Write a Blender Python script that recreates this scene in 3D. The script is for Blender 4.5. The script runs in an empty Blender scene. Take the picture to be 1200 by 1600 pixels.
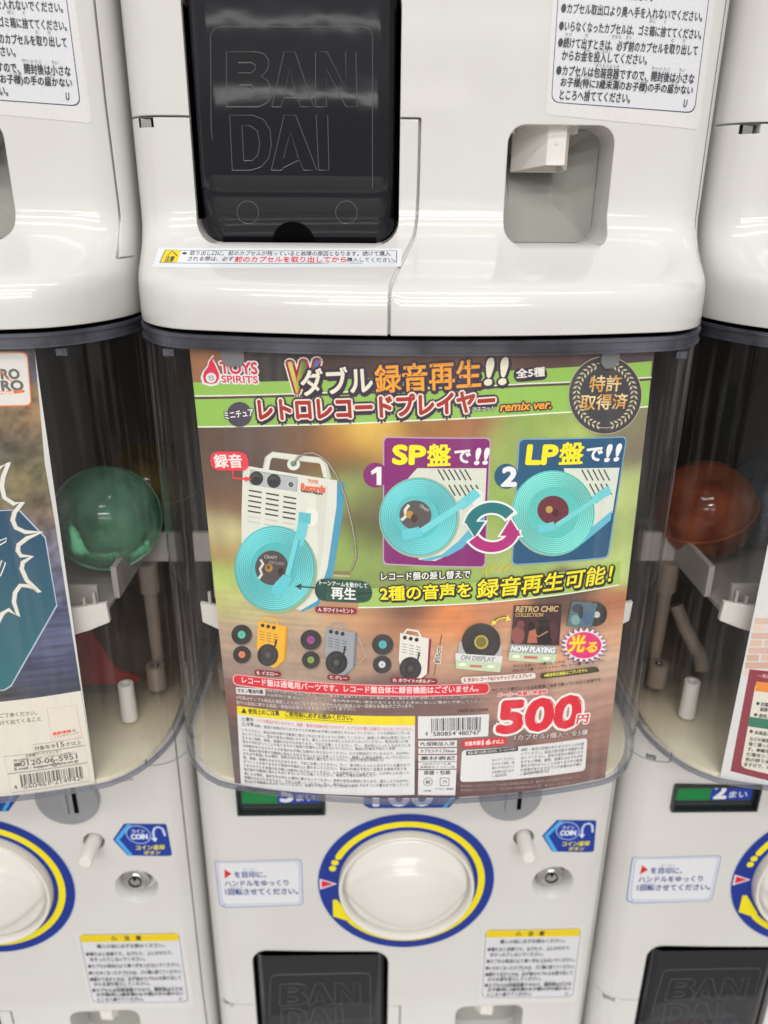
import bpy, bmesh, math, random
from mathutils import Vector
random.seed(4)
R_ = math.radians
SC = bpy.context.scene
COL = SC.collection
# ------------------------------------------------------------------ camera
CAMX, CAMZ = -0.0289, 0.95
PITCH, YAW, ROLL, FPX = R_(21.642), R_(1.3214), R_(0.4964), 1226.5
cam = bpy.data.cameras.new('camera'); camo = bpy.data.objects.new('camera', cam); COL.objects.link(camo)
SC.camera = camo
cam.sensor_fit = 'VERTICAL'; cam.sensor_height = 36.0; cam.lens = FPX/1600*36
cam.clip_start = 0.01; cam.clip_end = 50
def _axes():
    fx, fy, fz = math.sin(YAW)*math.cos(PITCH), math.cos(YAW)*math.cos(PITCH), -math.sin(PITCH)
    F = Vector((fx, fy, fz)); Rt = Vector((math.cos(YAW), -math.sin(YAW), 0)); U = Rt.cross(F)
    c, s = math.cos(ROLL), math.sin(ROLL)
    D = -U
    right = Rt*c - D*s
    down = Rt*s + D*c
    return right, down, F
RT, DN, FW = _axes()
from mathutils import Matrix
M = Matrix(((RT.x, -DN.x, -FW.x, CAMX), (RT.y, -DN.y, -FW.y, 0), (RT.z, -DN.z, -FW.z, CAMZ), (0, 0, 0, 1)))
camo.matrix_world = M
cam.dof.use_dof = True; cam.dof.focus_distance = 0.400; cam.dof.aperture_fstop = (cam.lens/1000)/0.0042
# ------------------------------------------------------------------ light
W = bpy.data.worlds.new("World"); SC.world = W; W.use_nodes = True
bg = W.node_tree.nodes['Background']; bg.inputs[1].default_value = 1.0
_n = W.node_tree.nodes; _l = W.node_tree.links      # pale ceiling above, dimmer shop below
_tc = _n.new('ShaderNodeTexCoord'); _sx = _n.new('ShaderNodeSeparateXYZ'); _cr = _n.new('ShaderNodeValToRGB')
_mr = _n.new('ShaderNodeMapRange'); _mr.inputs[1].default_value = -1; _mr.inputs[2].default_value = 1
_l.new(_tc.outputs['Generated'], _sx.inputs[0]); _l.new(_sx.outputs['Z'], _mr.inputs[0]); _l.new(_mr.outputs[0], _cr.inputs[0]); _l.new(_cr.outputs[0], bg.inputs[0])
_e = _cr.color_ramp.elements; _e[0].position = 0.40; _e[0].color = (.24, .225, .21, 1); _e[1].position = 0.70; _e[1].color = (.50, .495, .49, 1)
_x = _e.new(0.545); _x.color = (.25, .245, .24, 1); _x = _e.new(0.565); _x.color = (.46, .455, .45, 1)
def area(name, loc, size, energy, rot=(0, 0, 0), col=(1, 0.98, 0.955)):
    l = bpy.data.lights.new(name, 'AREA'); l.shape = 'RECTANGLE'; l.size, l.size_y = size; l.energy = energy; l.color = col
    o = bpy.data.objects.new(name, l); COL.objects.link(o); o.location = loc; o.rotation_euler = rot; return o
for x, y, e in ((0.1, -0.25, 11), (-0.2, -1.5, 26), (0.2, -3.0, 68), (0.0, -5.0, 150), (0.3, -9.0, 26), (-0.4, -15.4, 85)):
    area('ceiling_lamp', (x, y, 2.75), (2.4 if y > -5 else 5, 0.14 if y > -5 else 0.3), e)
SC.view_settings.view_transform = 'Standard'; SC.view_settings.look = 'None'
SC.view_settings.exposure = 0.26; SC.view_settings.gamma = 1
SC.cycles.max_bounces = 8; SC.cycles.transparent_max_bounces = 24
SC.cycles.caustics_reflective = False; SC.cycles.caustics_refractive = False

# ------------------------------------------------------------------ measuring: pixel of the photograph -> point of a surface
FY = 0.4256                       # distance of the machines' front plane
Z0L = CAMZ - 0.677                # foot of the lower row
Z0U = Z0L + 0.62
PITCHX = 0.30
RA, DA = 0.42, 0.366              # poster arc
def ray(px, py):
    return FW + RT*((px-600)/FPX) + DN*((py-800)/FPX)
def on_plane(px, py, Y, k=0, z0=None):
    r = ray(px, py); t = Y/r.y
    return CAMX + r.x*t - k*PITCHX, CAMZ + r.z*t - (Z0L if z0 is None else z0)
def on_poster(px, py, k=0):
    r = ray(px, py); ox = CAMX - k*PITCHX
    a = r.x*r.x + r.y*r.y; b = 2*(ox*r.x - (DA+RA)*r.y); c = ox*ox + (DA+RA)**2 - RA*RA
    t = (-b - math.sqrt(b*b-4*a*c))/2/a
    x = ox + t*r.x; y = t*r.y
    return RA*math.atan2(x, DA+RA-y), CAMZ + t*r.z - Z0L

# ------------------------------------------------------------------ materials
def lin(c):
    c = c/255.0
    return c/12.92 if c <= 0.04045 else ((c+0.055)/1.055)**2.4
def rgb(r, g, b): return (lin(r), lin(g), lin(b), 1)
def pm(name, col, rough=0.4, metal=0, spec=0.5, coat=0, grain=0.0, bump=0.0, bevel=0.0, gscale=60, dirt=0.0):
    m = bpy.data.materials.new(name); m.use_nodes = True; nt = m.node_tree; N = nt.nodes; L = nt.links
    p = N['Principled BSDF']; p.inputs['Base Color'].default_value = col; p.inputs['Roughness'].default_value = rough
    p.inputs['Metallic'].default_value = metal; p.inputs['Specular IOR Level'].default_value = spec
    p.inputs['Coat Weight'].default_value = coat; p.inputs['Coat Roughness'].default_value = 0.05
    tc = N.new('ShaderNodeTexCoord')
    if grain > 0:
        n = N.new('ShaderNodeTexNoise'); n.inputs['Scale'].default_value = gscale; n.inputs['Detail'].default_value = 5
        L.new(tc.outputs['Object'], n.inputs['Vector'])
        mx = N.new('ShaderNodeMix'); mx.data_type = 'RGBA'; mx.blend_type = 'MULTIPLY'; mx.inputs[0].default_value = 1
        cr = N.new('ShaderNodeValToRGB'); cr.color_ramp.elements[0].position = 0.3; cr.color_ramp.elements[1].position = 0.7
        g = 1-grain; cr.color_ramp.elements[0].color = (g, g*0.995, g*0.985, 1); cr.color_ramp.elements[1].color = (1, 1, 1, 1)
        L.new(n.outputs['Fac'], cr.inputs[0]); mx.inputs[6].default_value = col; L.new(cr.outputs[0], mx.inputs[7])
        L.new(mx.outputs[2], p.inputs['Base Color'])
        mr = N.new('ShaderNodeMapRange'); mr.inputs[3].default_value = rough*0.8; mr.inputs[4].default_value = min(1, rough*1.35)
        L.new(n.outputs['Fac'], mr.inputs[0]); L.new(mr.outputs[0], p.inputs['Roughness'])
    nrm = None
    if bevel > 0:
        bv = N.new('ShaderNodeBevel'); bv.samples = 4; bv.inputs['Radius'].default_value = bevel; nrm = bv.outputs[0]
    if bump > 0:
        n2 = N.new('ShaderNodeTexNoise'); n2.inputs['Scale'].default_value = 35; n2.inputs['Detail'].default_value = 2
        L.new(tc.outputs['Object'], n2.inputs['Vector'])
        b = N.new('ShaderNodeBump'); b.inputs['Strength'].default_value = bump; b.inputs['Distance'].default_value = 0.001
        L.new(n2.outputs['Fac'], b.inputs['Height'])
        if nrm: L.new(nrm, b.inputs['Normal'])
        nrm = b.outputs[0]
    if nrm: L.new(nrm, p.inputs['Normal'])
    return m
WHITE = pm('white_gloss_plastic', (0.65, 0.64, 0.627, 1), 0.09, spec=0.5, grain=0.05, bump=0.06, bevel=0.0010, gscale=14)
WHITE2 = pm('white_plastic', (0.78, 0.75, 0.71, 1), 0.3, grain=0.03, bevel=0.0008, gscale=20)
DIALW = pm('dial_white_plastic', (0.74, 0.715, 0.68, 1), 0.2, grain=0.02, bump=0.05)
CREAM = pm('cream_plastic', (0.84, 0.78, 0.60, 1), 0.4, grain=0.06, gscale=25)
def hopper_mat():  # cream turns brown with depth: shade inside the case painted into the colour
    m = pm('hopper_floor_shaded_plastic', (0.8, 0.72, 0.52, 1), 0.42, bump=.05); N = m.node_tree.nodes; L = m.node_tree.links; p = N['Principled BSDF']
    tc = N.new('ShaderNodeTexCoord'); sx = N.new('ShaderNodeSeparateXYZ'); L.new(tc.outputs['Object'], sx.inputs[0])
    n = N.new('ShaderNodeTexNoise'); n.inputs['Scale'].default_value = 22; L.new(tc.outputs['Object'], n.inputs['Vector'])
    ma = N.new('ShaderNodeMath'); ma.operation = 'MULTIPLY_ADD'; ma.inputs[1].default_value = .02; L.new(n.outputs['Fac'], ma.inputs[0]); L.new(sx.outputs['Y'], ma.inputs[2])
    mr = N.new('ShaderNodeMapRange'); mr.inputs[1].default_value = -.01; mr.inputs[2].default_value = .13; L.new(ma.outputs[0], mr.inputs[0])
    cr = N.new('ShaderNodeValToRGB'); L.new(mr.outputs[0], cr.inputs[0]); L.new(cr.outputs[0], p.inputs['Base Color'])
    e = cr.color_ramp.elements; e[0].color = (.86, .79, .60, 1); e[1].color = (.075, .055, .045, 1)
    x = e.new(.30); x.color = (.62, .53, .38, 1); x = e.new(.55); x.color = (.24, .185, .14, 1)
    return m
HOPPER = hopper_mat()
BROWN = pm('dark_brown_plastic', (0.032, 0.022, 0.018, 1), 0.45, grain=0.3, gscale=18)
BROWN2 = pm('brown_grey_plastic', (0.17, 0.135, 0.11, 1), 0.5, grain=0.25, gscale=22)
BLACK = pm('black_plastic', (0.003, 0.003, 0.0035, 1), 0.9, spec=0.05, grain=0.1)
SMOKE = pm('smoked_shutter_plastic', (0.011, 0.011, 0.015, 1), 0.05, spec=0.42, bump=0.11, bevel=0.001)
SMOKELINE = pm('moulded_edge_plastic', (0.10, 0.10, 0.105, 1), 0.3, bump=0.05)
GREY = pm('grey_plastic', (0.36, 0.355, 0.33, 1), 0.5, grain=0.06, bevel=0.0006)
SILVER = pm('silver_plastic', (0.36, 0.37, 0.40, 1), 0.32, metal=0.45, grain=0.05, bevel=0.0004)
METAL = pm('steel', (0.55, 0.55, 0.54, 1), 0.22, metal=1, grain=0.08, bevel=0.0003)
FRAME = pm('dark_frame_plastic', (0.02, 0.024, 0.028, 1), 0.25, grain=0.1)
REDP = pm('red_plastic', (0.26, 0.025, 0.025, 1), 0.4, grain=0.1)
WALLM = pm('dark_panel', (0.10, 0.085, 0.07, 1), 0.6, grain=0.2)
def ink_mat(name, rough=0.42, spec=0.35, gain=1.0):
    m = bpy.data.materials.new(name); m.use_nodes = True; nt = m.node_tree; N = nt.nodes; L = nt.links
    p = N['Principled BSDF']; p.inputs['Roughness'].default_value = rough; p.inputs['Specular IOR Level'].default_value = spec
    a = N.new('ShaderNodeAttribute'); a.attribute_name = 'ink'
    tc = N.new('ShaderNodeTexCoord'); n = N.new('ShaderNodeTexNoise'); n.inputs['Scale'].default_value = 900; n.inputs['Detail'].default_value = 2
    L.new(tc.outputs['Object'], n.inputs['Vector'])
    mr = N.new('ShaderNodeMapRange'); mr.inputs[3].default_value = 0.92*gain; mr.inputs[4].default_value = 1.06*gain; L.new(n.outputs['Fac'], mr.inputs[0])
    mx = N.new('ShaderNodeVectorMath'); mx.operation = 'SCALE'; L.new(a.outputs['Color'], mx.inputs[0]); L.new(mr.outputs[0], mx.inputs['Scale'])
    L.new(mx.outputs[0], p.inputs['Base Color'])
    return m
INK = ink_mat('printed_paper', gain=1.2); VINYL = ink_mat('printed_vinyl', 0.25, 0.5)
def clear(name, tint, rough=0.03, streak=0.0, ior=1.49, haze=0.0, hazec=(0.5, 0.5, 0.52, 1), graze=0.0):
    m = bpy.data.materials.new(name); m.use_nodes = True; nt = m.node_tree; N = nt.nodes; L = nt.links
    N.remove(N['Principled BSDF']); out = N['Material Output']
    t = N.new('ShaderNodeBsdfTransparent'); t.inputs[0].default_value = tint
    g = N.new('ShaderNodeBsdfGlossy'); g.inputs['Roughness'].default_value = rough
    f = N.new('ShaderNodeFresnel'); ge = N.new('ShaderNodeNewGeometry'); im = N.new('ShaderNodeMapRange')
    im.inputs[3].default_value = ior; im.inputs[4].default_value = 1/ior; L.new(ge.outputs['Backfacing'], im.inputs[0]); L.new(im.outputs[0], f.inputs['IOR'])
    mx = N.new('ShaderNodeMixShader'); L.new(f.outputs[0], mx.inputs[0]); L.new(t.outputs[0], mx.inputs[1]); L.new(g.outputs[0], mx.inputs[2])
    last = mx.outputs[0]
    tc = N.new('ShaderNodeTexCoord'); mp = N.new('ShaderNodeMapping'); mp.inputs['Scale'].default_value = (170, 170, 9) if streak > 0 else (30, 30, 30)
    n = N.new('ShaderNodeTexNoise'); n.inputs['Scale'].default_value = 1; n.inputs['Detail'].default_value = 3
    L.new(tc.outputs['Object'], mp.inputs[0]); L.new(mp.outputs[0], n.inputs['Vector'])
    if streak > 0:
        b = N.new('ShaderNodeBump'); b.inputs['Strength'].default_value = streak; b.inputs['Distance'].default_value = 0.002
        L.new(n.outputs['Fac'], b.inputs['Height']); L.new(b.outputs[0], g.inputs['Normal']); L.new(b.outputs[0], f.inputs['Normal'])
    if haze > 0:
        d = N.new('ShaderNodeBsdfDiffuse'); d.inputs[0].default_value = hazec
        mr = N.new('ShaderNodeMapRange'); mr.inputs[1].default_value = 0.5 if streak > 0 else 0.3; mr.inputs[2].default_value = 0.8
        mr.inputs[3].default_value = haze*0.3; mr.inputs[4].default_value = haze*3.2
        L.new(n.outputs['Fac'], mr.inputs[0])
        lw = N.new('ShaderNodeLayerWeight'); lw.inputs[0].default_value = .5; pw = N.new('ShaderNodeMath'); pw.operation = 'POWER'; pw.inputs[1].default_value = 2.2; L.new(lw.outputs['Facing'], pw.inputs[0])
        ma = N.new('ShaderNodeMath'); ma.operation = 'MULTIPLY_ADD'; ma.inputs[1].default_value = graze; ma.inputs[2].default_value = 1; L.new(pw.outputs[0], ma.inputs[0])
        mu = N.new('ShaderNodeMath'); mu.operation = 'MULTIPLY'; mu.use_clamp = True; L.new(ma.outputs[0], mu.inputs[0]); L.new(mr.outputs[0], mu.inputs[1])
        m2 = N.new('ShaderNodeMixShader'); L.new(mu.outputs[0], m2.inputs[0]); L.new(last, m2.inputs[1]); L.new(d.outputs[0], m2.inputs[2]); last = m2.outputs[0]
    L.new(last, out.inputs[0])
    return m
CLEAR = clear('clear_acrylic', (0.995, 0.995, 0.997, 1), 0.015, streak=0.16, haze=0.019, graze=9, hazec=(0.62, 0.60, 0.60, 1))
CLEARRIM = clear('clear_acrylic_edge', (0.42, 0.43, 0.50, 1), 0.05, ior=1.7, haze=0.12, hazec=(0.34, 0.35, 0.42, 1))
CLEAREDGE = clear('clear_acrylic_lower_edge', (0.62, 0.64, 0.70, 1), 0.05, ior=1.6, haze=0.10, hazec=(0.5, 0.5, 0.56, 1))
FILM = clear('clear_film', (0.93, 0.93, 0.95, 1), 0.1)
def tinted(name, tint, hz):
    return clear(name, tint, 0.04, streak=0, haze=hz, hazec=(tint[0]*.8, tint[1]*.8, tint[2]*.8, 1))

# ------------------------------------------------------------------ object helpers
def link(name, me, mat=None, parent=None, smooth=False, sharp=35):
    if mat: me.materials.append(mat)
    if smooth:
        for p in me.polygons: p.use_smooth = True
        me.set_sharp_from_angle(angle=R_(sharp))
    o = bpy.data.objects.new(name, me); COL.objects.link(o)
    if parent: o.parent = parent
    return o
def from_bm(name, bm, mat=None, parent=None, smooth=False, sharp=35):
    bmesh.ops.recalc_face_normals(bm, faces=bm.faces)
    me = bpy.data.meshes.new(name); bm.to_mesh(me); bm.free()
    return link(name, me, mat, parent, smooth, sharp)
def empty(name, loc, label, cat, group=None):
    o = bpy.data.objects.new(name, None); COL.objects.link(o); o.location = loc
    o['label'] = label; o['category'] = cat
    if group: o['group'] = group
    return o
def rrect_pts(x0, x1, z0, z1, r, n=6, rs=None):
    rs = rs or (r, r, r, r)         # bl, br, tr, tl
    out = []
    for (cx, cz, a0, rr) in ((x0, z0, 180, rs[0]), (x1, z0, 270, rs[1]), (x1, z1, 0, rs[2]), (x0, z1, 90, rs[3])):
        sx = 1 if cx == x0 else -1; sz = 1 if cz == z0 else -1
        for i in range(n+1):
            a = R_(a0+90*i/n); out.append((cx+sx*rr+rr*math.cos(a), cz+sz*rr+rr*math.sin(a)))
    return out
def prism(bm, pts, y0, y1, scale1=1.0):
    """pts (x,z) outline swept in y from y0 to y1"""
    cx = sum(p[0] for p in pts)/len(pts); cz = sum(p[1] for p in pts)/len(pts)
    a = [bm.verts.new((x, y0, z)) for x, z in pts]
    b = [bm.verts.new((cx+(x-cx)*scale1, y1, cz+(z-cz)*scale1)) for x, z in pts]
    bm.faces.new(a); bm.faces.new(b[::-1])
    n = len(pts)
    for i in range(n): bm.faces.new((a[i], b[i], b[(i+1) % n], a[(i+1) % n]))
def box(bm, x0, x1, y0, y1, z0, z1):
    prism(bm, [(x0, z0), (x1, z0), (x1, z1), (x0, z1)], y0, y1)
def lathe(bm, prof, c, n=48, axis='y', sx=1, sz=1):
    """prof: (r, h); about axis through c"""
    rings = []
    for r, h in prof:
        ring = []
        for i in range(n):
            a = 2*math.pi*i/n
            if axis == 'y': ring.append(bm.verts.new((c[0]+r*sx*math.cos(a), c[1]+h, c[2]+r*sz*math.sin(a))))
            else: ring.append(bm.verts.new((c[0]+r*math.cos(a), c[1]+r*math.sin(a), c[2]+h)))
        rings.append(ring)
    for k in range(len(rings)-1):
        for i in range(n): bm.faces.new((rings[k][i], rings[k][(i+1) % n], rings[k+1][(i+1) % n], rings[k+1][i]))
    bm.faces.new(rings[0]); bm.faces.new(rings[-1][::-1])
def tube(bm, pts, r, n=6, closed=False):
    P = [Vector(p) for p in pts]; m = len(P); rings = []
    for i in range(m):
        a = P[i-1] if (i > 0 or closed) else P[i]; b = P[(i+1) % m] if (i < m-1 or closed) else P[i]
        t = (b-a).normalized(); u = t.cross(Vector((0, 1, 0.01))).normalized(); v = t.cross(u)
        rings.append([bm.verts.new(P[i]+u*r*math.cos(2*math.pi*k/n)+v*r*math.sin(2*math.pi*k/n)) for k in range(n)])
    for i in range(m if closed else m-1):
        A, B = rings[i], rings[(i+1) % m]
        for k in range(n): bm.faces.new((A[k], A[(k+1) % n], B[(k+1) % n], B[k]))
    if not closed: bm.faces.new(rings[0]); bm.faces.new(rings[-1][::-1])

# ------------------------------------------------------------------ body surface
HW = 0.1485
PROF = [(1, 0), (1, .006), (.998, .011), (.985, .0155), (.962, .0185), (.92, .0208), (.85, .0229), (.72, .0257), (.55, .0292), (.38, .033),
        (.24, .0368), (.13, .0405), (.06, .044), (.02, .0475), (0, .051)]
def wz(z):
    if z >= PROF[-1][1]: return 0.0
    if z <= 0: return 1.0
    for (w0, z0), (w1, z1) in zip(PROF, PROF[1:]):
        if z0 <= z <= z1: return w0+(w1-w0)*(z-z0)/(z1-z0)
def By(x):
    a = min(abs(x), HW); y = 0.004*(a/HW)**2
    if a > .1285: y += .020-math.sqrt(max(0, .02**2-(a-.1285)**2))
    return y
def Sy(x, hw=HW):
    a = abs(x); y = -0.0656 + a*a/(2*RA)
    if a > .112: t = min(1, (a-.112)/(hw-.112)); y += .052*(1-math.sqrt(max(0, 1-t*t)))
    return y
def surf(x, z):
    w = wz(z); return By(x)*(1-w)+Sy(x)*w
def on_body(px, py, k=0, z0=None):
    z0 = Z0L if z0 is None else z0
    r = ray(px, py); Y = FY
    for _ in range(60):
        t = Y/r.y; x = CAMX+r.x*t-k*PITCHX; z = CAMZ+r.z*t-z0
        Yn = FY+surf(max(-HW, min(HW, x)), z); Y += (Yn-Y)*0.35
    return x, z

# ------------------------------------------------------------------ printed sheets
_tc = {}
def glyphs(s):
    if s not in _tc:
        cu = bpy.data.curves.new('t', 'FONT'); cu.body = s; cu.size = 1; cu.resolution_u = 3
        o = bpy.data.objects.new('t', cu); COL.objects.link(o)
        dg = bpy.context.evaluated_depsgraph_get(); me = bpy.data.meshes.new_from_object(o.evaluated_get(dg))
        V = [(v.co.x, v.co.y) for v in me.vertices]; F = [tuple(p.vertices) for p in me.polygons]
        bpy.data.objects.remove(o); bpy.data.curves.remove(cu); bpy.data.meshes.remove(me)
        if V:
            x0 = min(v[0] for v in V); x1 = max(v[0] for v in V); y0 = min(v[1] for v in V); y1 = max(v[1] for v in V)
        else: x0 = y0 = 0; x1 = y1 = 1
        _tc[s] = (V, F, x0, x1, y0, y1)
    return _tc[s]
class Sheet:
    def __init__(s, px, place, cut=0.003, step=8e-6):
        s.px = px; s.place = place; s.V = []; s.F = []; s.C = []; s.cut = cut; s.step = step; s.lv = 0
    def level(s, n): s.lv = n
    def add(s, V, F, col, colf=None, dl=0.0, cut=True):
        """V: (u,v) points"""
        if cut and s.cut:
            bm = bmesh.new(); vs = [bm.verts.new((a, b, 0)) for a, b in V]
            for f in F:
                try: bm.faces.new([vs[i] for i in f])
                except ValueError: pass
            u0 = min(a for a, b in V); u1 = max(a for a, b in V)
            if u1-u0 > s.cut:
                k = math.ceil(u0/s.cut)
                while k*s.cut < u1:
                    bmesh.ops.bisect_plane(bm, geom=bm.verts[:]+bm.edges[:]+bm.faces[:], plane_co=(k*s.cut, 0, 0), plane_no=(1, 0, 0), dist=1e-7); k += 1
            if getattr(s, 'cutv', None):
                v0 = min(b for a, b in V); v1 = max(b for a, b in V); k = math.ceil(v0/s.cutv)
                while k*s.cutv < v1:
                    bmesh.ops.bisect_plane(bm, geom=bm.verts[:]+bm.edges[:]+bm.faces[:], plane_co=(0, k*s.cutv, 0), plane_no=(0, 1, 0), dist=1e-7); k += 1
            bm.verts.index_update(); V = [(v.co.x, v.co.y) for v in bm.verts]; F = [tuple(v.index for v in f.verts) for f in bm.faces]; bm.free()
        o = len(s.V); w = s.lv*s.step+dl
        for a, b in V:
            s.V.append(s.place(a, b, w)); s.C.append(colf(a, b) if colf else col)
        s.F += [tuple(i+o for i in f) for f in F]
    def poly(s, pts, col, uv=False, colf=None):
        P = pts if uv else [s.px(*p) for p in pts]
        bm = bmesh.new(); vs = [bm.verts.new((a, b, 0)) for a, b in P]; f = bm.faces.new(vs)
        bmesh.ops.triangulate(bm, faces=[f]); bm.verts.index_update()
        F = [tuple(v.index for v in f.verts) for f in bm.faces]; bm.free()
        s.lv += 1; s.add(P, F, rgb(*col), colf)
    def line(s, pts, wd, col, closed=False):
        """stroke of width wd (m) along px points"""
        P = [Vector((*s.px(*p), 0)) for p in pts]; n = len(P); Lp, Rp = [], []
        for i in range(n):
            a = P[i-1] if (i or closed) else P[i]; b = P[(i+1) % n] if (i < n-1 or closed) else P[i]
            t = (b-a).normalized(); q = Vector((-t.y, t.x, 0))*wd/2
            Lp.append(P[i]+q); Rp.append(P[i]-q)
        V = [(p.x, p.y) for p in Lp+Rp]; F = [(i, (i+1) % n, n+(i+1) % n, n+i) for i in range(n if closed else n-1)]
        s.lv += 1; s.add(V, F, rgb(*col))
    def ell(s, cx, cy, rx, ry, col, n=36, colf=None, rot=0):
        c, sn = math.cos(R_(rot)), math.sin(R_(rot))
        s.poly([(cx+rx*math.cos(2*math.pi*i/n)*c-ry*math.sin(2*math.pi*i/n)*sn, cy+rx*math.cos(2*math.pi*i/n)*sn+ry*math.sin(2*math.pi*i/n)*c) for i in range(n)], col, colf=colf)
    def quad(s, tl, tr, br, bl, col, r=0.0, colf=None):
        """quad in px with rounded corners, r as fraction of the shorter side"""
        P = [Vector((*s.px(*p), 0)) for p in (tl, tr, br, bl)]
        if not r:
            s.poly([(p.x, p.y) for p in P], col, uv=True, colf=colf); return
        d = min((P[1]-P[0]).length, (P[3]-P[0]).length)*r; out = []
        for i in range(4):
            p = P[i]; a = (P[i-1]-p).normalized()*d; b = (P[(i+1) % 4]-p).normalized()*d
            for k in range(6):
                t = k/5; q = (p+a)*(1-t)**2 + p*2*t*(1-t) + (p+b)*t*t; out.append((q.x, q.y))
        s.poly(out, col, uv=True, colf=colf)
    def text(s, t, x0, y0, x1, y1, h, col, bold=0.0, shear=0.0, out=None, outc=None, out2=None, out2c=None, drop=None, colf=None, cut=None, xn=True):
        """bottom-left and bottom-right pixel of the word and its height in pixels"""
        V, F, a0, a1, b0, b1 = glyphs(t)
        if not V: return
        A = Vector(s.px(x0, y0)); B = Vector(s.px(x1, y1)); T = Vector(s.px(x0, y0-h)); H = (T-A).length
        ex = (B-A); ey = Vector((-ex.y, ex.x)).normalized()*H; 
        def mp(dx=0, dy=0):
            o = []
            for x, y in V:
                fx = (x-a0)/(a1-a0); fy = (y-b0)/(b1-b0)
                q = A + ex*fx + ey*fy + ex.normalized()*(shear*H*fy); o.append((q.x+dx, q.y+dy))
            return o
        big = (H > 0.006 if cut is None else cut) or bool(getattr(s, 'cutv', None))
        def stamp(r, c, n, dx=0, dy=0, cf=None):
            s.lv += 1; k = 0
            s.add(mp(dx, dy), F, c, cf, 0, big)
            if r > 0:
                for rr in ([r] if r < 0.05*H else [r, r*0.5]):
                    for i in range(n):
                        a = 2*math.pi*(i+.5*(rr != r))/n; k += 1
                        s.add(mp(dx+rr*math.cos(a), dy+rr*math.sin(a)), F, c, cf, k*4e-7, big)
        if drop: 
            for q in (0.5, 1.0): stamp((bold+(out2 or out or 0))*H, rgb(*drop[2]), 8, drop[0]*H*q, drop[1]*H*q)
        if out2: stamp((bold+out2)*H, rgb(*out2c), 12)
        if out: stamp((bold+out)*H, rgb(*outc), 12)
        stamp(bold*H, rgb(*col), 6 if bold < 0.03 else 8, cf=colf)
    def build(s, name, parent, mat=INK, label=None):
        me = bpy.data.meshes.new(name); me.from_pydata(s.V, [], s.F)
        ca = me.color_attributes.new('ink', 'FLOAT_COLOR', 'POINT')
        flat = [c for col in s.C for c in col]; ca.data.foreach_set('color', flat)
        # all faces toward the viewer
        o = link(name, me, mat, parent)
        if label: o['label'] = label
        return o
def body_sheet(k=0, z0=None, lift=0.00012):
    sh = Sheet(lambda px, py: on_body(px, py, k, z0), lambda u, v, w: (u, surf(max(-HW, min(HW, u)), v)-lift-w, v), cut=0.003, step=2.5e-5)
    return sh
def poster_sheet(k=0, lift=0.0004, dz=0):
    def pl(u, v, w):
        a = u/RA; r = RA+lift+w
        return (r*math.sin(a), DA+RA-FY-r*math.cos(a), v)
    return Sheet(lambda px, py: on_poster(px, py, k), pl, cut=0.003)

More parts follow.
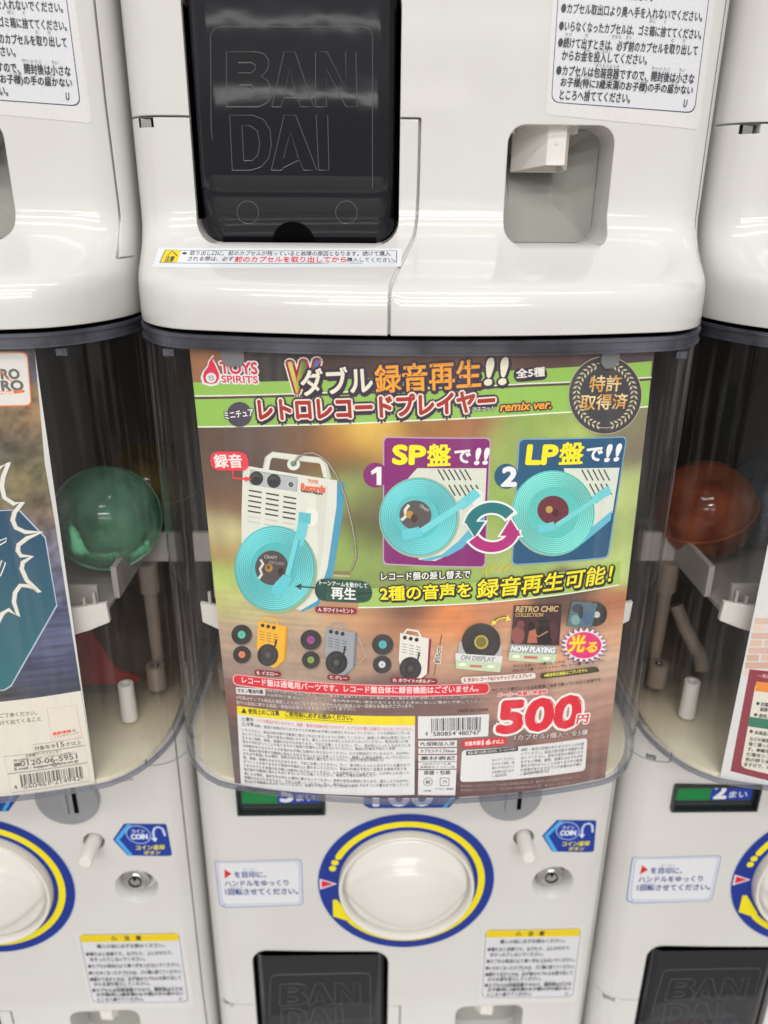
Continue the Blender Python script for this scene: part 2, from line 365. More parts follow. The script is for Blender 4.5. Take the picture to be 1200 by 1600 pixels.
# ------------------------------------------------------------------ one machine
def build_body():
    xs = []
    n = 44
    for i in range(n+1): xs.append(-HW + 2*HW*i/n)
    ext = [-.1478, -.1465, -.1448, -.1395, -.136, -.132]
    xs += ext+[-e for e in ext]; xs = sorted(set(round(x, 5) for x in xs))
    zs = sorted(set([z for w, z in PROF]+[.0025, .031, .035, .0388, .042, .049, .06, .09, .13, .17, .21, .25, .29, .33, .3494]))
    bm = bmesh.new(); rows = []
    for z in zs:
        r = [bm.verts.new((x, surf(x, z), z)) for x in xs]
        r += [bm.verts.new((HW, .10, z)), bm.verts.new((HW, .21, z)), bm.verts.new((-HW, .21, z)), bm.verts.new((-HW, .10, z))]
        rows.append(r)
    m = len(rows[0])
    for a, b in zip(rows, rows[1:]):
        for i in range(m): bm.faces.new((a[i], a[(i+1) % m], b[(i+1) % m], b[i]))
    bm.faces.new(rows[0][::-1]); bm.faces.new(rows[-1])
    body = from_bm('body', bm, WHITE)
    cuts = []
    def cutter(f):
        b = bmesh.new(); f(b); o = from_bm('cut', b); cuts.append(o)
    # payout opening, its depth is filled by the dark chute
    cutter(lambda b: prism(b, rrect_pts(-.1155, -.0128, .0362, .1535, .012), -.09, .075))
    cutter(lambda b: prism(b, rrect_pts(.0405, .0938, .0362, .0922, .0085), -.09, .042))
    cutter(lambda b: prism(b, rrect_pts(-.1180, -.0575, .2838, .3065, .002), -.01, .006))
    # dished key recess
    cutter(lambda b: lathe(b, [(.0002, -.02), (.021, -.02), (.0172, -.0012), (.0160, .0012), (.0135, .0045), (.0120, .009), (.0115, .012), (.0002, .012)], (.1062, 0, .2178), 40))
    cutter(lambda b: lathe(b, [(.0002, -.02), (.0078, -.02), (.0072, .010), (.0002, .010)], (.0812, 0, .2612), 24))
    def seam(path, wd, depth, b):
        P = [Vector((p[0], 0, p[1])) for p in path]; n = len(P); L_, R2 = [], []
        for i in range(n):
            a = P[max(0, i-1)]; c = P[min(n-1, i+1)]; t = (c-a).normalized(); q = Vector((-t.z, 0, t.x))*wd/2
            L_.append(P[i]+q); R2.append(P[i]-q)
        def ring(p, q): 
            yb = surf(max(-HW, min(HW, p.x)), p.z)+depth
            return [b.verts.new((p.x, yb-.012-depth, p.z)), b.verts.new((q.x, yb-.012-depth, q.z)), b.verts.new((q.x, yb, q.z)), b.verts.new((p.x, yb, p.z))]
        rg = [ring(p, q) for p, q in zip(L_, R2)]
        for A, B in zip(rg, rg[1:]):
            for k in range(4): b.faces.new((A[k], A[(k+1) % 4], B[(k+1) % 4], B[k]))
        b.faces.new(rg[0][::-1]); b.faces.new(rg[-1])
    door = [(-.0032, .0945), (-.0032, .075), (-.0033, .06), (-.0036, .050), (-.0042, .045), (-.0052, .041), (-.0070, .0375), (-.0090, .0345), (-.0112, .0312), (-.0135, .0282),
            (-.0158, .0255), (-.0173, .0232), (-.0183, .021), (-.0188, .0185), (-.019, .0155), (-.019, .011), (-.019, .004), (-.019, -.002)]
    cutter(lambda b: seam(door, .0013, .004, b))
    cutter(lambda b: seam([(-.1500, .0943), (-.146, .0943), (-.143, .0943), (-.138, .0943), (-.133, .0943), (-.128, .0943), (-.119, .0943), (-.1145, .0941)], .0009, .0035, b))
    cutter(lambda b: seam([(-.0138, .0943), (-.0032, .0943)], .0009, .003, b))
    cutter(lambda b: box(b, -.1418, -.1335, -.002, .030, .0895, .0938))
    for sx in (-1, 1):
        cutter(lambda b: seam([(sx*.1235, .365), (sx*.1235, .3245)], .0011, .004, b))
        p = [(sx*.1235, .3245), (sx*.129, .3245), (sx*.134, .3245), (sx*.139, .3245), (sx*.143, .3245), (sx*.146, .3245), (sx*.150, .3245)]
        cutter(lambda b: seam(p if sx > 0 else p[::-1], .0009, .003, b))
    # corner strip at the right edge with its small step
    cutter(lambda b: seam([(.1425, .365), (.1425, .30), (.1425, .2), (.1425, .1), (.1432, .05), (.1436, .0285)], .0008, .003, b))
    cutter(lambda b: seam([(.1436, .0285), (.146, .0285), (.150, .0285)], .0008, .003, b))
    cutter(lambda b: box(b, -.1390, -.1330, -.002, .030, .3250, .3290))
    for c in cuts:
        md = body.modifiers.new('b', 'BOOLEAN'); md.object = c; md.operation = 'DIFFERENCE'; md.solver = 'EXACT'
    dg = bpy.context.evaluated_depsgraph_get(); me = bpy.data.meshes.new_from_object(body.evaluated_get(dg))
    body.modifiers.clear(); old = body.data; body.data = me; bpy.data.meshes.remove(old)
    me.materials.clear(); me.materials.append(WHITE)
    for c in cuts:
        d = c.data; bpy.data.objects.remove(c); bpy.data.meshes.remove(d)
    for p in me.polygons: p.use_smooth = True
    me.set_sharp_from_angle(angle=R_(28)); me.name = 'body'
    return body

def letter_lines(bm, lines, place, r):
    for L in lines:
        tube(bm, [place(*p) for p in L], r, 5)

def build_shutter(root):
    x0, x1, zt, zb = -.1138, -.0146, .1515, .0362
    def yf(x, z):
        y = -.0010
        if z < .0625: t = (.0625-z)/(.0625-zb); y += .0012+.009*t**2.2
        d = min(x-x0, x1-x)
        if d < .009: t = 1-d/.009; y += .011*(1-math.sqrt(max(0, 1-t*t)))
        return y
    xs = [x0+(x1-x0)*i/60 for i in range(61)]; xs += [x0+.0004, x0+.0012, x0+.0024, x1-.0004, x1-.0012, x1-.0024]; xs = sorted(xs)
    zs = sorted([zb+(.0618-zb)*i/16 for i in range(17)]+[.0632]+[.07+(zt-.07)*i/8 for i in range(9)])
    def lim(x, z):                    # rounded lower corners
        return x, z
    bm = bmesh.new(); g = {}
    cx, cz, rn = -.0672, .0352, .0112
    for j, z in enumerate(zs):
        for i, x in enumerate(xs):
            zz = z
            # lower rim rises toward the corners
            d = min(x-x0, x1-x); lowest = zb+(.011*(1-math.sqrt(max(0, 1-max(0, 1-d/.013)**2))))
            zz = lowest+(z-zb)*(zt-lowest)/(zt-zb) if z < .0618 else z
            g[i, j] = bm.verts.new((x, yf(x, zz), zz))
    for j in range(len(zs)-1):
        for i in range(len(xs)-1): bm.faces.new((g[i, j], g[i+1, j], g[i+1, j+1], g[i, j+1]))
    for i in (0, len(xs)-1):
        col = [bm.verts.new((xs[i], .04, g[i, j].co.z)) for j in range(len(zs))]
        for j in range(len(zs)-1): bm.faces.new((g[i, j], g[i, j+1], col[j+1], col[j]))
    low = [bm.verts.new((xs[i], .035, g[i, 0].co.z)) for i in range(len(xs))]
    for i in range(len(xs)-1): bm.faces.new((g[i, 0], low[i], low[i+1], g[i+1, 0]))
    bmesh.ops.remove_doubles(bm, verts=bm.verts, dist=1e-6)
    sh = from_bm('payout_shutter', bm, SMOKE, root, smooth=True, sharp=50)
    sh['label'] = 'smoked dark shutter with raised outline letters'
    bm = bmesh.new()                  # half-round finger notch: black pocket with rim
    pts = [(cx+rn*math.cos(R_(a)), max(.0365, cz+rn*math.sin(R_(a)))) for a in range(4, 177, 8)]
    v = [bm.verts.new((x, yf(x, z)-.0004, z)) for x, z in pts]; w_ = [bm.verts.new((x, .03, z)) for x, z in pts]
    bm.faces.new(v); [bm.faces.new((v[i], w_[i], w_[(i+1) % len(v)], v[(i+1) % len(v)])) for i in range(len(v))]
    from_bm('finger_notch', bm, BLACK, sh)
    # moulded outlines
    def P(px, py): 
        x, z = on_plane(px, py, FY-.001, 0, Z0U); return (x, yf(x, z)-.00006, z)
    LN = []
    B = [(354, 167), (354, 81), (400, 81), (412, 84), (419, 92), (420, 102), (416, 112), (408, 119), (418, 126), (424, 138), (424, 150), (417, 161), (404, 167), (354, 167)]
    Bi = [(372, 114), (392, 114), (399, 108), (399, 102), (393, 98), (372, 98)]
    Bj = [(374, 153), (392, 153), (400, 147), (399, 139), (392, 133), (374, 133)]
    A = [(425, 167), (444, 81), (461, 81), (490, 167), (470, 167), (465, 153), (443, 153), (439, 167), (425, 167)]
    Ai = [(444, 150), (452, 108), (464, 150)]
    Nn = [(493, 167), (493, 81), (511, 81), (541, 140), (540, 81), (556, 81), (558, 167), (541, 167), (510, 108), (510, 167), (493, 167)]
    D = [(363, 266), (359, 180), (395, 180), (412, 187), (422, 203), (424, 226), (420, 247), (408, 261), (392, 266), (363, 266)]
    Di = [(381, 251), (378, 196), (392, 197), (402, 205), (406, 224), (403, 242), (394, 251), (381, 251)]
    A2 = [(424, 266), (444, 180), (462, 180), (495, 266), (474, 266), (468, 250), (443, 262), (440, 266), (424, 266)]
    A2i = [(443, 247), (454, 205), (466, 247)]
    I = [(498, 266), (494, 180), (512, 180), (514, 266), (498, 266)]
    panel = [(340, 295), (330, 200), (329, 56), (334, 45), (345, 42), (566, 42), (578, 46), (582, 56), (582, 200), (582, 294)]
    for l in (B, Bi, Bj, A, Ai, Nn, D, Di, A2, A2i, I, panel): LN.append(l)
    for c in ((386, 332), (541, 332)):
        LN.append([(c[0]+17*math.cos(a*math.pi/12), c[1]+18*math.sin(a*math.pi/12)) for a in range(25)])
    bm = bmesh.new(); letter_lines(bm, LN, P, .0002)
    from_bm('moulded_lettering', bm, SMOKELINE, sh)
    bm = bmesh.new()                  # chute behind the shutter: open box
    X0, X1, Z0, Z1, Y1 = -.1154, -.0129, .0363, .1534, .0748
    v = [bm.verts.new(p) for p in ((X0, .006, Z0), (X1, .006, Z0), (X1, .006, Z1), (X0, .006, Z1), (X0, Y1, Z0), (X1, Y1, Z0), (X1, Y1, Z1), (X0, Y1, Z1))]
    for f in ((0, 1, 5, 4), (1, 2, 6, 5), (2, 3, 7, 6), (3, 0, 4, 7), (4, 5, 6, 7)): bm.faces.new([v[i] for i in f])
    from_bm('payout_chute', bm, BLACK, root)

def build_coin_return(root):
    bm = bmesh.new(); x0, x1 = .0407, .0936
    # grey back panel with a shallow sloping trough under the hood
    V = [bm.verts.new(p) for p in ((x0, .0295, .0364), (x1, .0295, .0364), (x1, .0285, .092), (x0, .0285, .092),
         (.0475, .0293, .0560), (.0715, .0293, .0560), (.0715, .0405, .0800), (.0475, .0405, .0800))]
    for f in ((0, 1, 5, 4), (1, 2, 6, 5), (2, 3, 7, 6), (3, 0, 4, 7), (4, 5, 6, 7)): bm.faces.new([V[i] for i in f])
    pn = from_bm('coin_return_panel', bm, GREY, root)
    bm = bmesh.new()                  # hood hanging from the top: bevelled plan, slanting underside
    pl = [(.0470, .0280), (.0615, .0070), (.0708, .0062), (.0712, .0075), (.0735, .0120), (.0735, .0280)]
    t = [bm.verts.new((x, y, .0925)) for x, y in pl]
    zb = [.0715, .0742, .0742, .0742, .0722, .0715]
    b = [bm.verts.new((x, y, z)) for (x, y), z in zip(pl, zb)]
    n = len(pl)
    for i in range(n): bm.faces.new((t[i], t[(i+1) % n], b[(i+1) % n], b[i]))
    # thickness: inner lip
    bi = [bm.verts.new((x*.9+.0605*.1, y+.0022, z)) for (x, y), z in zip(pl, zb)]
    bt = [bm.verts.new((x*.9+.0605*.1, y+.0022, z+.012)) for (x, y), z in zip(pl, zb)]
    for i in range(n):
        bm.faces.new((b[i], b[(i+1) % n], bi[(i+1) % n], bi[i])); bm.faces.new((bi[i], bi[(i+1) % n], bt[(i+1) % n], bt[i]))
    bm.faces.new(bt)
    hd = from_bm('coin_hood', bm, WHITE2, root)
    bm = bmesh.new(); box(bm, .0510, .0712, .0300, .0400, .0718, .0790); from_bm('hood_hollow_shade', bm, BLACK, hd)  # black block stands in for the shade in the hollow hood
    bm = bmesh.new(); lathe(bm, [(.0002, -.0003), (.0011, -.0003), (.0013, .0005), (.0002, .0005)], (.0662, .0066, .0845), 16); from_bm('screw_cap', bm, WHITE2, hd)
    for x0, x1 in ((.0438, .0466), (.0740, .0790)):
        bm = bmesh.new(); box(bm, x0, x1, .018, .0280, .0895, .0925); from_bm('top_rib', bm, WHITE2, root)

def build_dial(root):
    C = (-.0008, 0, .2212)
    sh = Sheet(lambda px, py: on_plane(px, py, FY), lambda u, v, w: (u, -.00025-w+By(u), v), cut=0, step=2e-5)
    def ring(r0, r1, a0, a1, col, n=96, taper=None):
        V, F = [], []
        for i in range(n+1):
            a = R_(a0+(a1-a0)*i/n); V += [(C[0]+r0*math.cos(a), C[2]+r0*math.sin(a)), (C[0]+r1*math.cos(a), C[2]+r1*math.sin(a))]
            if i: F.append((2*i-2, 2*i-1, 2*i+1, 2*i))
        sh.lv += 1; sh.add(V, F, rgb(*col), cut=False)
    blue = (0, 42, 140)
    ring(.0480, .0636, 0, 360, (150, 170, 205)); ring(.0485, .0632, 0, 360, blue)
    ring(.0518, .0566, -139, 153, (238, 222, 0))
    def pol(r, a): return (C[0]+r*math.cos(R_(a)), C[2]+r*math.sin(R_(a)))
    for a in (153,): sh.poly([(pol(.0542, a)[0]+.0024*math.cos(t*.5236), pol(.0542, a)[1]+.0024*math.sin(t*.5236)) for t in range(12)], (238, 222, 0), uv=True)
    for a, r in ((159, .0026), (165, .0026)):
        c = pol(.0545, a); sh.poly([(c[0]+r*math.cos(t*.5236), c[1]+r*math.sin(t*.5236)) for t in range(12)], (238, 222, 0), uv=True)
    sh.poly([pol(.0523, -163), pol(.0552, -163.5), pol(.0618, -149), pol(.0600, -148), pol(.0568, -150), pol(.0555, -139), pol(.0510, -139)], (238, 222, 0), uv=True)
    sh.poly([(-.0629, .2258), (-.0629, .2154), (-.0504, .2209)], (225, 215, 225), uv=True)
    sh.poly([(-.0616, .2242), (-.0616, .2172), (-.0530, .2209)], (215, 15, 35), uv=True)
    sh.build('dial_ring_sticker', root, VINYL)
    bm = bmesh.new()
    lathe(bm, [(.0484, .002), (.0484, -.0055), (.0481, -.0066), (.0475, -.0070), (.0464, -.0068), (.0456, -.0055), (.0452, -.002), (.0450, .004), (.0001, .004)], (C[0], 0, C[2]), 96)
    d = from_bm('dial', bm, DIALW, root, smooth=True, sharp=40)
    bm = bmesh.new(); n = 96; m = 26; rings = []
    def h(x, z):
        r2 = (x*x+z*z)/.0446**2
        y = -.0075 + .0040*(r2)                     # shallow dome
        y -= .0022*max(0, 1-r2)
        t = abs(z+.001)/max(1e-4, .0275*(1-(x/.0444)**2)+.0006)
        s = 1/(1+math.exp((t-1)*15)); y -= .0085*s*(1-(x/.0446)**2*.9)
        if r2 > .9: y += .004*((r2-.9)/.1)**2
        return y
    for j in range(m+1):
        r = .0446*(j/m)**.9
        rings.append([bm.verts.new((C[0]+r*math.cos(2*math.pi*i/n), h(r*math.cos(2*math.pi*i/n), r*math.sin(2*math.pi*i/n)), C[2]+r*math.sin(2*math.pi*i/n))) for i in range(n)])
    for a, b in zip(rings, rings[1:]):
        for i in range(n): bm.faces.new((a[i], a[(i+1) % n], b[(i+1) % n], b[i]))
    bmesh.ops.remove_doubles(bm, verts=bm.verts, dist=1e-6)
    from_bm('turning_grip', bm, DIALW, d, smooth=True, sharp=80)
    bm = bmesh.new(); box(bm, C[0]-.0008, C[0]+.0008, -.0020, .0, C[2]-.0506, C[2]-.0483); from_bm('dial_mark', bm, DIALW, d)

def build_small(root):
    bm = bmesh.new(); c = (.0690, 0, .3005)
    lathe(bm, [(.0212, .002), (.0212, -.0018), (.0204, -.0028), (.0002, -.0032)], c, 48)
    k = from_bm('coin_slot_knob', bm, SILVER, root, smooth=True, sharp=40)
    bm = bmesh.new(); box(bm, .0735, .0762, -.0037, -.002, .2905, .3135); from_bm('coin_slot', bm, BLACK, k)
    bm = bmesh.new(); box(bm, .0655, .0697, -.0046, -.002, .2895, .3135); from_bm('slot_guard', bm, SILVER, k)
    bm = bmesh.new(); lathe(bm, [(.0002, -.0180), (.0040, -.0180), (.0047, -.0172), (.0050, -.006), (.0054, .009), (.0002, .009)], (.0812, 0, .2612), 24)
    from_bm('coin_return_peg', bm, WHITE2, root, smooth=True, sharp=40)
    bm = bmesh.new(); c = (.1048, 0, .2215)
    lathe(bm, [(.0105, .0115), (.0105, .0060), (.0098, .0046), (.0074, .0040), (.0062, .0030), (.0002, .0030)], c, 36)
    lk = from_bm('key_lock', bm, METAL, root, smooth=True, sharp=30)
    bm = bmesh.new()
    for i in range(24):
        pass
    lathe(bm, [(.0046, .0032), (.0046, .0025), (.0039, .0025), (.0039, .0032)], c, 28); box(bm, c[0]-.0008, c[0]+.0008, .0024, .0032, c[2]+.0015, c[2]+.0044)
    from_bm('keyhole', bm, BLACK, lk)
    bm = bmesh.new(); lathe(bm, [(.0002, .0028), (.0020, .0028), (.0020, .0031), (.0002, .0031)], c, 20); from_bm('key_core', bm, METAL, lk)
    for x0, x1, z0, z1 in ((-.1405, -.1355, .0892, .0935), (-.1380, -.1340, .3252, .3288)):
        bm = bmesh.new(); box(bm, x0, x1, .0075, .0125, z0, z1); from_bm('latch', bm, METAL, root)

def build_display(root, num):
    x0, x1, z0, z1 = -.1178, -.0577, .2840, .3063
    bm = bmesh.new(); box(bm, x0, x1, .0045, .0058, z0, z1)
    w = .0014
    for b in ((x0, x0+w, z0, z1), (x1-w, x1, z0, z1), (x0+w, x1-w, z0, z0+w), (x0+w, x1-w, z1-w, z1)): box(bm, b[0], b[1], -.0006, .0045, b[2], b[3])
    f = from_bm('price_window', bm, FRAME, root)
    sh = Sheet(lambda px, py: on_plane(px, py, FY+.003, 0), lambda u, v, w: (u, .0038-w, v), cut=0, step=3e-5)
    q = lambda a, b, c, d, col: sh.poly([(a, c), (b, c), (b, d), (a, d)], col, uv=True)
    q(x0+w, x1-w, z0+w, z1-w, (42, 50, 50)); q(x0+.003, -.0905, z0+.0070, z1-.002, (0, 128, 62)); q(-.0905, x1-.004, z0+.0070, z1-.002, (20, 58, 168))
    q(x0+.003, x1-.003, z0+.0036, z0+.0040, (90, 100, 98))
    keep = sh.px; sh.px = lambda a, b: (a, b)
    sh.text(num, -.0880, .2925, -.0800, .2925, -.0112, (235, 238, 240), bold=.07, cut=False)
    sh.text('まい', -.0775, .2930, -.0650, .2930, -.0055, (215, 222, 235), bold=.03, cut=False)
    sh.px = keep; sh.build('price_card', f, VINYL)

def sticker_corners(sh, tl, tr, br, bl, rim, face, rimw, r=.1, rim2=None):
    sh.quad(tl, tr, br, bl, rim, r)
    def ins(d):
        cx = (tl[0]+tr[0]+br[0]+bl[0])/4; cy = (tl[1]+tr[1]+br[1]+bl[1])/4
        return [(p[0]+(d if p[0] < cx else -d), p[1]+(d*.75 if p[1] < cy else -d*.75)) for p in (tl, tr, br, bl)]
    for d, c in zip(rimw, face): a = ins(d); sh.quad(a[0], a[1], a[2], a[3], c, r)

def build_stickers(root):
    # turn the handle once
    sh = body_sheet()
    sticker_corners(sh, (335, 1342.5), (471.5, 1342), (474, 1414), (343, 1415), (120, 140, 185), [(214, 217, 226), (130, 150, 195), (220, 221, 226)], [1.4, 4.2, 5.0], .09)
    bl = (60, 80, 145)
    sh.poly([(351, 1357.5), (351, 1372.5), (362, 1365)], (205, 30, 40))
    sh.text('を目印に、', 367, 1371, 416, 1371, 9.5, bl, .03); sh.text('めじるし', 380, 1359, 402, 1359, 2.6, bl)
    sh.text('ハンドルをゆっくり', 352, 1384, 451, 1383, 8.5, bl, .03)
    sh.text('1回転させてください。', 353, 1397.5, 466, 1396.5, 9.5, bl, .03); sh.text('かいてん', 360, 1387.5, 380, 1387.5, 2.4, bl)
    sh.build('turning_instruction_sticker', root, VINYL)
    # coin return sticker
    sh = body_sheet()
    sh.quad((872, 1281), (932, 1281), (928, 1330.5), (865, 1330.5), (8, 50, 150), .08)
    sh.poly([(847, 1306), (870, 1281), (886, 1281), (886, 1330.5), (863, 1330.5)], (8, 50, 150))
    sh.poly([(850, 1306), (874, 1282), (881, 1282), (857, 1306), (871, 1330), (864, 1330)], (70, 165, 230))
    sh.ell(887, 1298, 18.5, 14.5, (150, 175, 225)); sh.ell(887, 1298, 16.8, 13, (10, 55, 155))
    sh.text('コイン', 878, 1295, 897, 1295, 5, (215, 225, 245), .03); sh.text('COIN', 875, 1305, 899, 1304.5, 7.5, (225, 232, 248), .06)
    sh.line([(909, 1303), (910, 1293), (914, 1287.5), (920, 1286), (925, 1289), (926, 1300)], .0016, (190, 205, 235))
    sh.poly([(904, 1303), (914, 1303), (909, 1309.5)], (215, 225, 245))
    sh.text('コイン返却', 878, 1321.5, 920, 1320.5, 7, (240, 225, 60), .03); sh.text('ボタン', 888, 1328.8, 912, 1328, 5.6, (240, 225, 60), .03)
    sh.build('coin_return_sticker', root, VINYL)
    # banner above the dial
    sh = body_sheet()
    z = on_body(640, 1262.5)[1]; xa = on_body(577, 1262)[0]; xb = on_body(702, 1262)[0]
    sh.poly([(xa, z), (xb, z), (xb+.016, z+.022), (xa-.003, z+.022), (xa-.004, z+.003)], (10, 62, 150), uv=True)
    sh.poly([(xb-.0045, z+.0004), (xb-.002, z+.0004), (xb+.010, z+.020), (xb+.0075, z+.020)], (70, 165, 230), uv=True)
    sh.px = lambda a, b: (a, b); sh.text('100', xa+.003, z+.0022, xb-.012, z+.0022, -.016, (225, 232, 248), .05)
    sh.build('coin_banner_sticker', root, VINYL)
    # small number sticker
    sh = body_sheet(-1)
    sh.text('000606', 176, 1223, 209, 1219, 5, (110, 105, 100)); sh.build('number_mark', root, VINYL)
    # caution sticker
    sh = body_sheet(); g = (60, 60, 68)
    sh.quad((754, 1447), (914, 1444), (901, 1563.5), (748, 1566), (214, 212, 212), .03)
    sticker_corners(sh, (759, 1452.5), (908, 1449.5), (895, 1556.5), (753, 1558.5), (75, 80, 105), [(212, 213, 218)], [.75], .06)
    sh.quad((760, 1453.3), (907, 1450.3), (905.2, 1462), (759.3, 1464.6), (228, 200, 20), .05)
    sh.poly([(805, 1461), (815, 1461), (810, 1454.5)], (80, 72, 20)); sh.poly([(807.3, 1460), (812.7, 1460), (810, 1456.4)], (228, 200, 20))
    sh.text('注', 825, 1461.6, 833, 1461.5, 7, (80, 72, 20), .04); sh.text('意', 842, 1461.3, 850, 1461.2, 7, (80, 72, 20), .04)
    def ln(t, x0, y0, x1, y1, h=6.2): sh.text(t, x0, y0, x1, y1, h, g, .018, cut=False)
    ln('購入の前に必ずお読みください。', 781, 1474, 882, 1472)
    ln('●壊れると危険です。なげたり、上にのせたり、', 761.5, 1486, 891, 1483.5); ln('ゆすったりしないでください。', 766, 1494.5, 848, 1493)
    ln('●カプセル取出口より奥へ手を入れないでください。', 760, 1504.5, 897, 1501.8)
    ln('●いらなくなったカプセルは、ゴミ箱に捨ててください。', 758.5, 1515, 897, 1512.2)
    ln('●続けて出すときは、必ず前のカプセルを取り出して', 758, 1525, 894, 1522.2); ln('からお金を投入してください。', 762, 1532.5, 845, 1531)
    ln('●カプセルは包装容器ですので、開封後は小さな', 757, 1541.7, 892, 1539.4); ln('お子様(特に3歳未満のお子様)の手の届かない', 761.5, 1549, 891, 1546.8)
    ln('ところへ捨ててください。', 761, 1556.3, 830, 1555); ln('U', 883, 1554, 886, 1554, 4.5)
    def rb(t, x0, y, x1): sh.text(t, x0, y, x1, y-.03, 2.0, g, 0, cut=False)
    for t, x0, y, x1 in (('ばこ', 846, 1505.5, 852), ('す', 860, 1505.3, 862), ('つづ', 764, 1517.8, 771), ('だ', 784, 1517.5, 787), ('かなら', 810, 1516.8, 819), ('まえ', 824, 1516.6, 829), ('と', 868, 1515.6, 871), ('だ', 879, 1515.4, 882),
                         ('かね', 783, 1526.3, 789), ('とうにゅう', 796, 1526, 809), ('ほうそうようき', 795, 1534.8, 818), ('かいふうご', 850, 1533.5, 868), ('ちい', 877, 1533, 883),
                         ('こ', 771, 1543.4, 773), ('さま', 776, 1543.3, 781), ('とく', 785, 1543.2, 790), ('さいみまん', 802, 1542.9, 821), ('こさま', 836, 1542, 847), ('て', 859, 1541.6, 861), ('とど', 870, 1541.4, 876), ('す', 789, 1550.6, 791)):
        rb(t, x0, y, x1)
    sh.build('caution_sticker', root, VINYL)
    ledge_sticker(root)
def ledge_sticker(root, dx=0.0):
    # strip on the ledge
    sh = body_sheet(0, Z0U, .00015); px0 = sh.px; sh.px = lambda a, b: (px0(a, b)[0]+dx, px0(a, b)[1]); sh.cutv = .0009; sh.step = 2.5e-5; sh.cut = .004
    sh.quad((248, 386.5), (628, 388), (626.5, 416.5), (238, 416.5), (222, 226, 232))
    sh.quad((258, 390), (620.5, 391.5), (620, 411), (249, 410.2), (70, 75, 90)); sh.quad((259, 390.7), (619.3, 392.1), (618.8, 410.3), (250.6, 409.5), (224, 227, 233))
    sh.quad((259, 390.7), (283, 390.9), (277.5, 409.7), (250.6, 409.5), (232, 205, 20))
    sh.line([(262, 399.5), (269, 391.8), (277, 399.8)], .0004, (60, 55, 20)); sh.text('注意', 257, 408.5, 271, 408.7, 8, (60, 55, 20), .03)
    sh.ell(288.5, 395.6, 3.6, 2.0, (50, 50, 58))
    k = (55, 58, 66)
    sh.text('取り出し口に、前のカプセルが残っていると故障の原因となります。続けて購入', 296, 398.6, 610, 399.8, 6.6, k, .015)
    sh.text('される際は、必ず', 293, 407.3, 364, 407.8, 6.4, k, .015); sh.text('前のカプセルを取り出してから', 366, 409.2, 541, 409.6, 8.2, (222, 60, 80), .035)
    sh.text('購入してください。', 542, 408.7, 618, 409, 6.4, k, .015)
    sh.build('ledge_notice_sticker', root, VINYL)

# ------------------------------------------------------------------ capsule case of the lower machines
def outline(off=0.0, n=40, back=.195, hw=.1480):
    P = []
    for i in range(n+1):
        x = -hw+2*hw*i/n; P.append((x, Sy(x, hw)+.002))
    for e in (.1475, .1462, .1445, .142, .138, .134, .130): 
        for s in (-1, 1): P.append((s*e, Sy(s*e, hw)+.002))
    P = sorted(set(P)); P = [(-hw, back), (-hw, .10), (-hw, .04)]+P+[(hw, .04), (hw, .10), (hw, back)]
    if off:
        Q = []
        for i, p in enumerate(P):
            a = Vector(P[max(0, i-1)]); b = Vector(P[min(len(P)-1, i+1)]); t = (b-a).normalized(); q = Vector((t.y, -t.x))*off
            Q.append((p[0]+q.x, p[1]+q.y))
        P = Q
    return P
def wall(bm, off, z0, z1, nz=1, off2=None, hw=.148):
    A = outline(off, hw=hw); rows = []
    for j in range(nz+1):
        z = z0+(z1-z0)*j/nz; rows.append([bm.verts.new((x, y, z)) for x, y in A])
    for a, b in zip(rows, rows[1:]):
        for i in range(len(A)-1): bm.faces.new((a[i], a[i+1], b[i+1], b[i]))
    return rows
def band(bm, o0, o1, z0, z1, hw=.148):
    """solid strip running round the case"""
    A, B = outline(o0, hw=hw), outline(o1, hw=hw); n = len(A)
    r = [[bm.verts.new((x, y, z)) for x, y in P] for P, z in ((A, z0), (B, z0), (B, z1), (A, z1))]
    for k in range(4):
        for i in range(n-1): bm.faces.new((r[k][i], r[(k+1) % 4][i], r[(k+1) % 4][i+1], r[k][i+1]))
    bm.faces.new([r[k][0] for k in range(4)]); bm.faces.new([r[k][-1] for k in range(4)][::-1])
ZC0, ZC1 = .3505, .6165
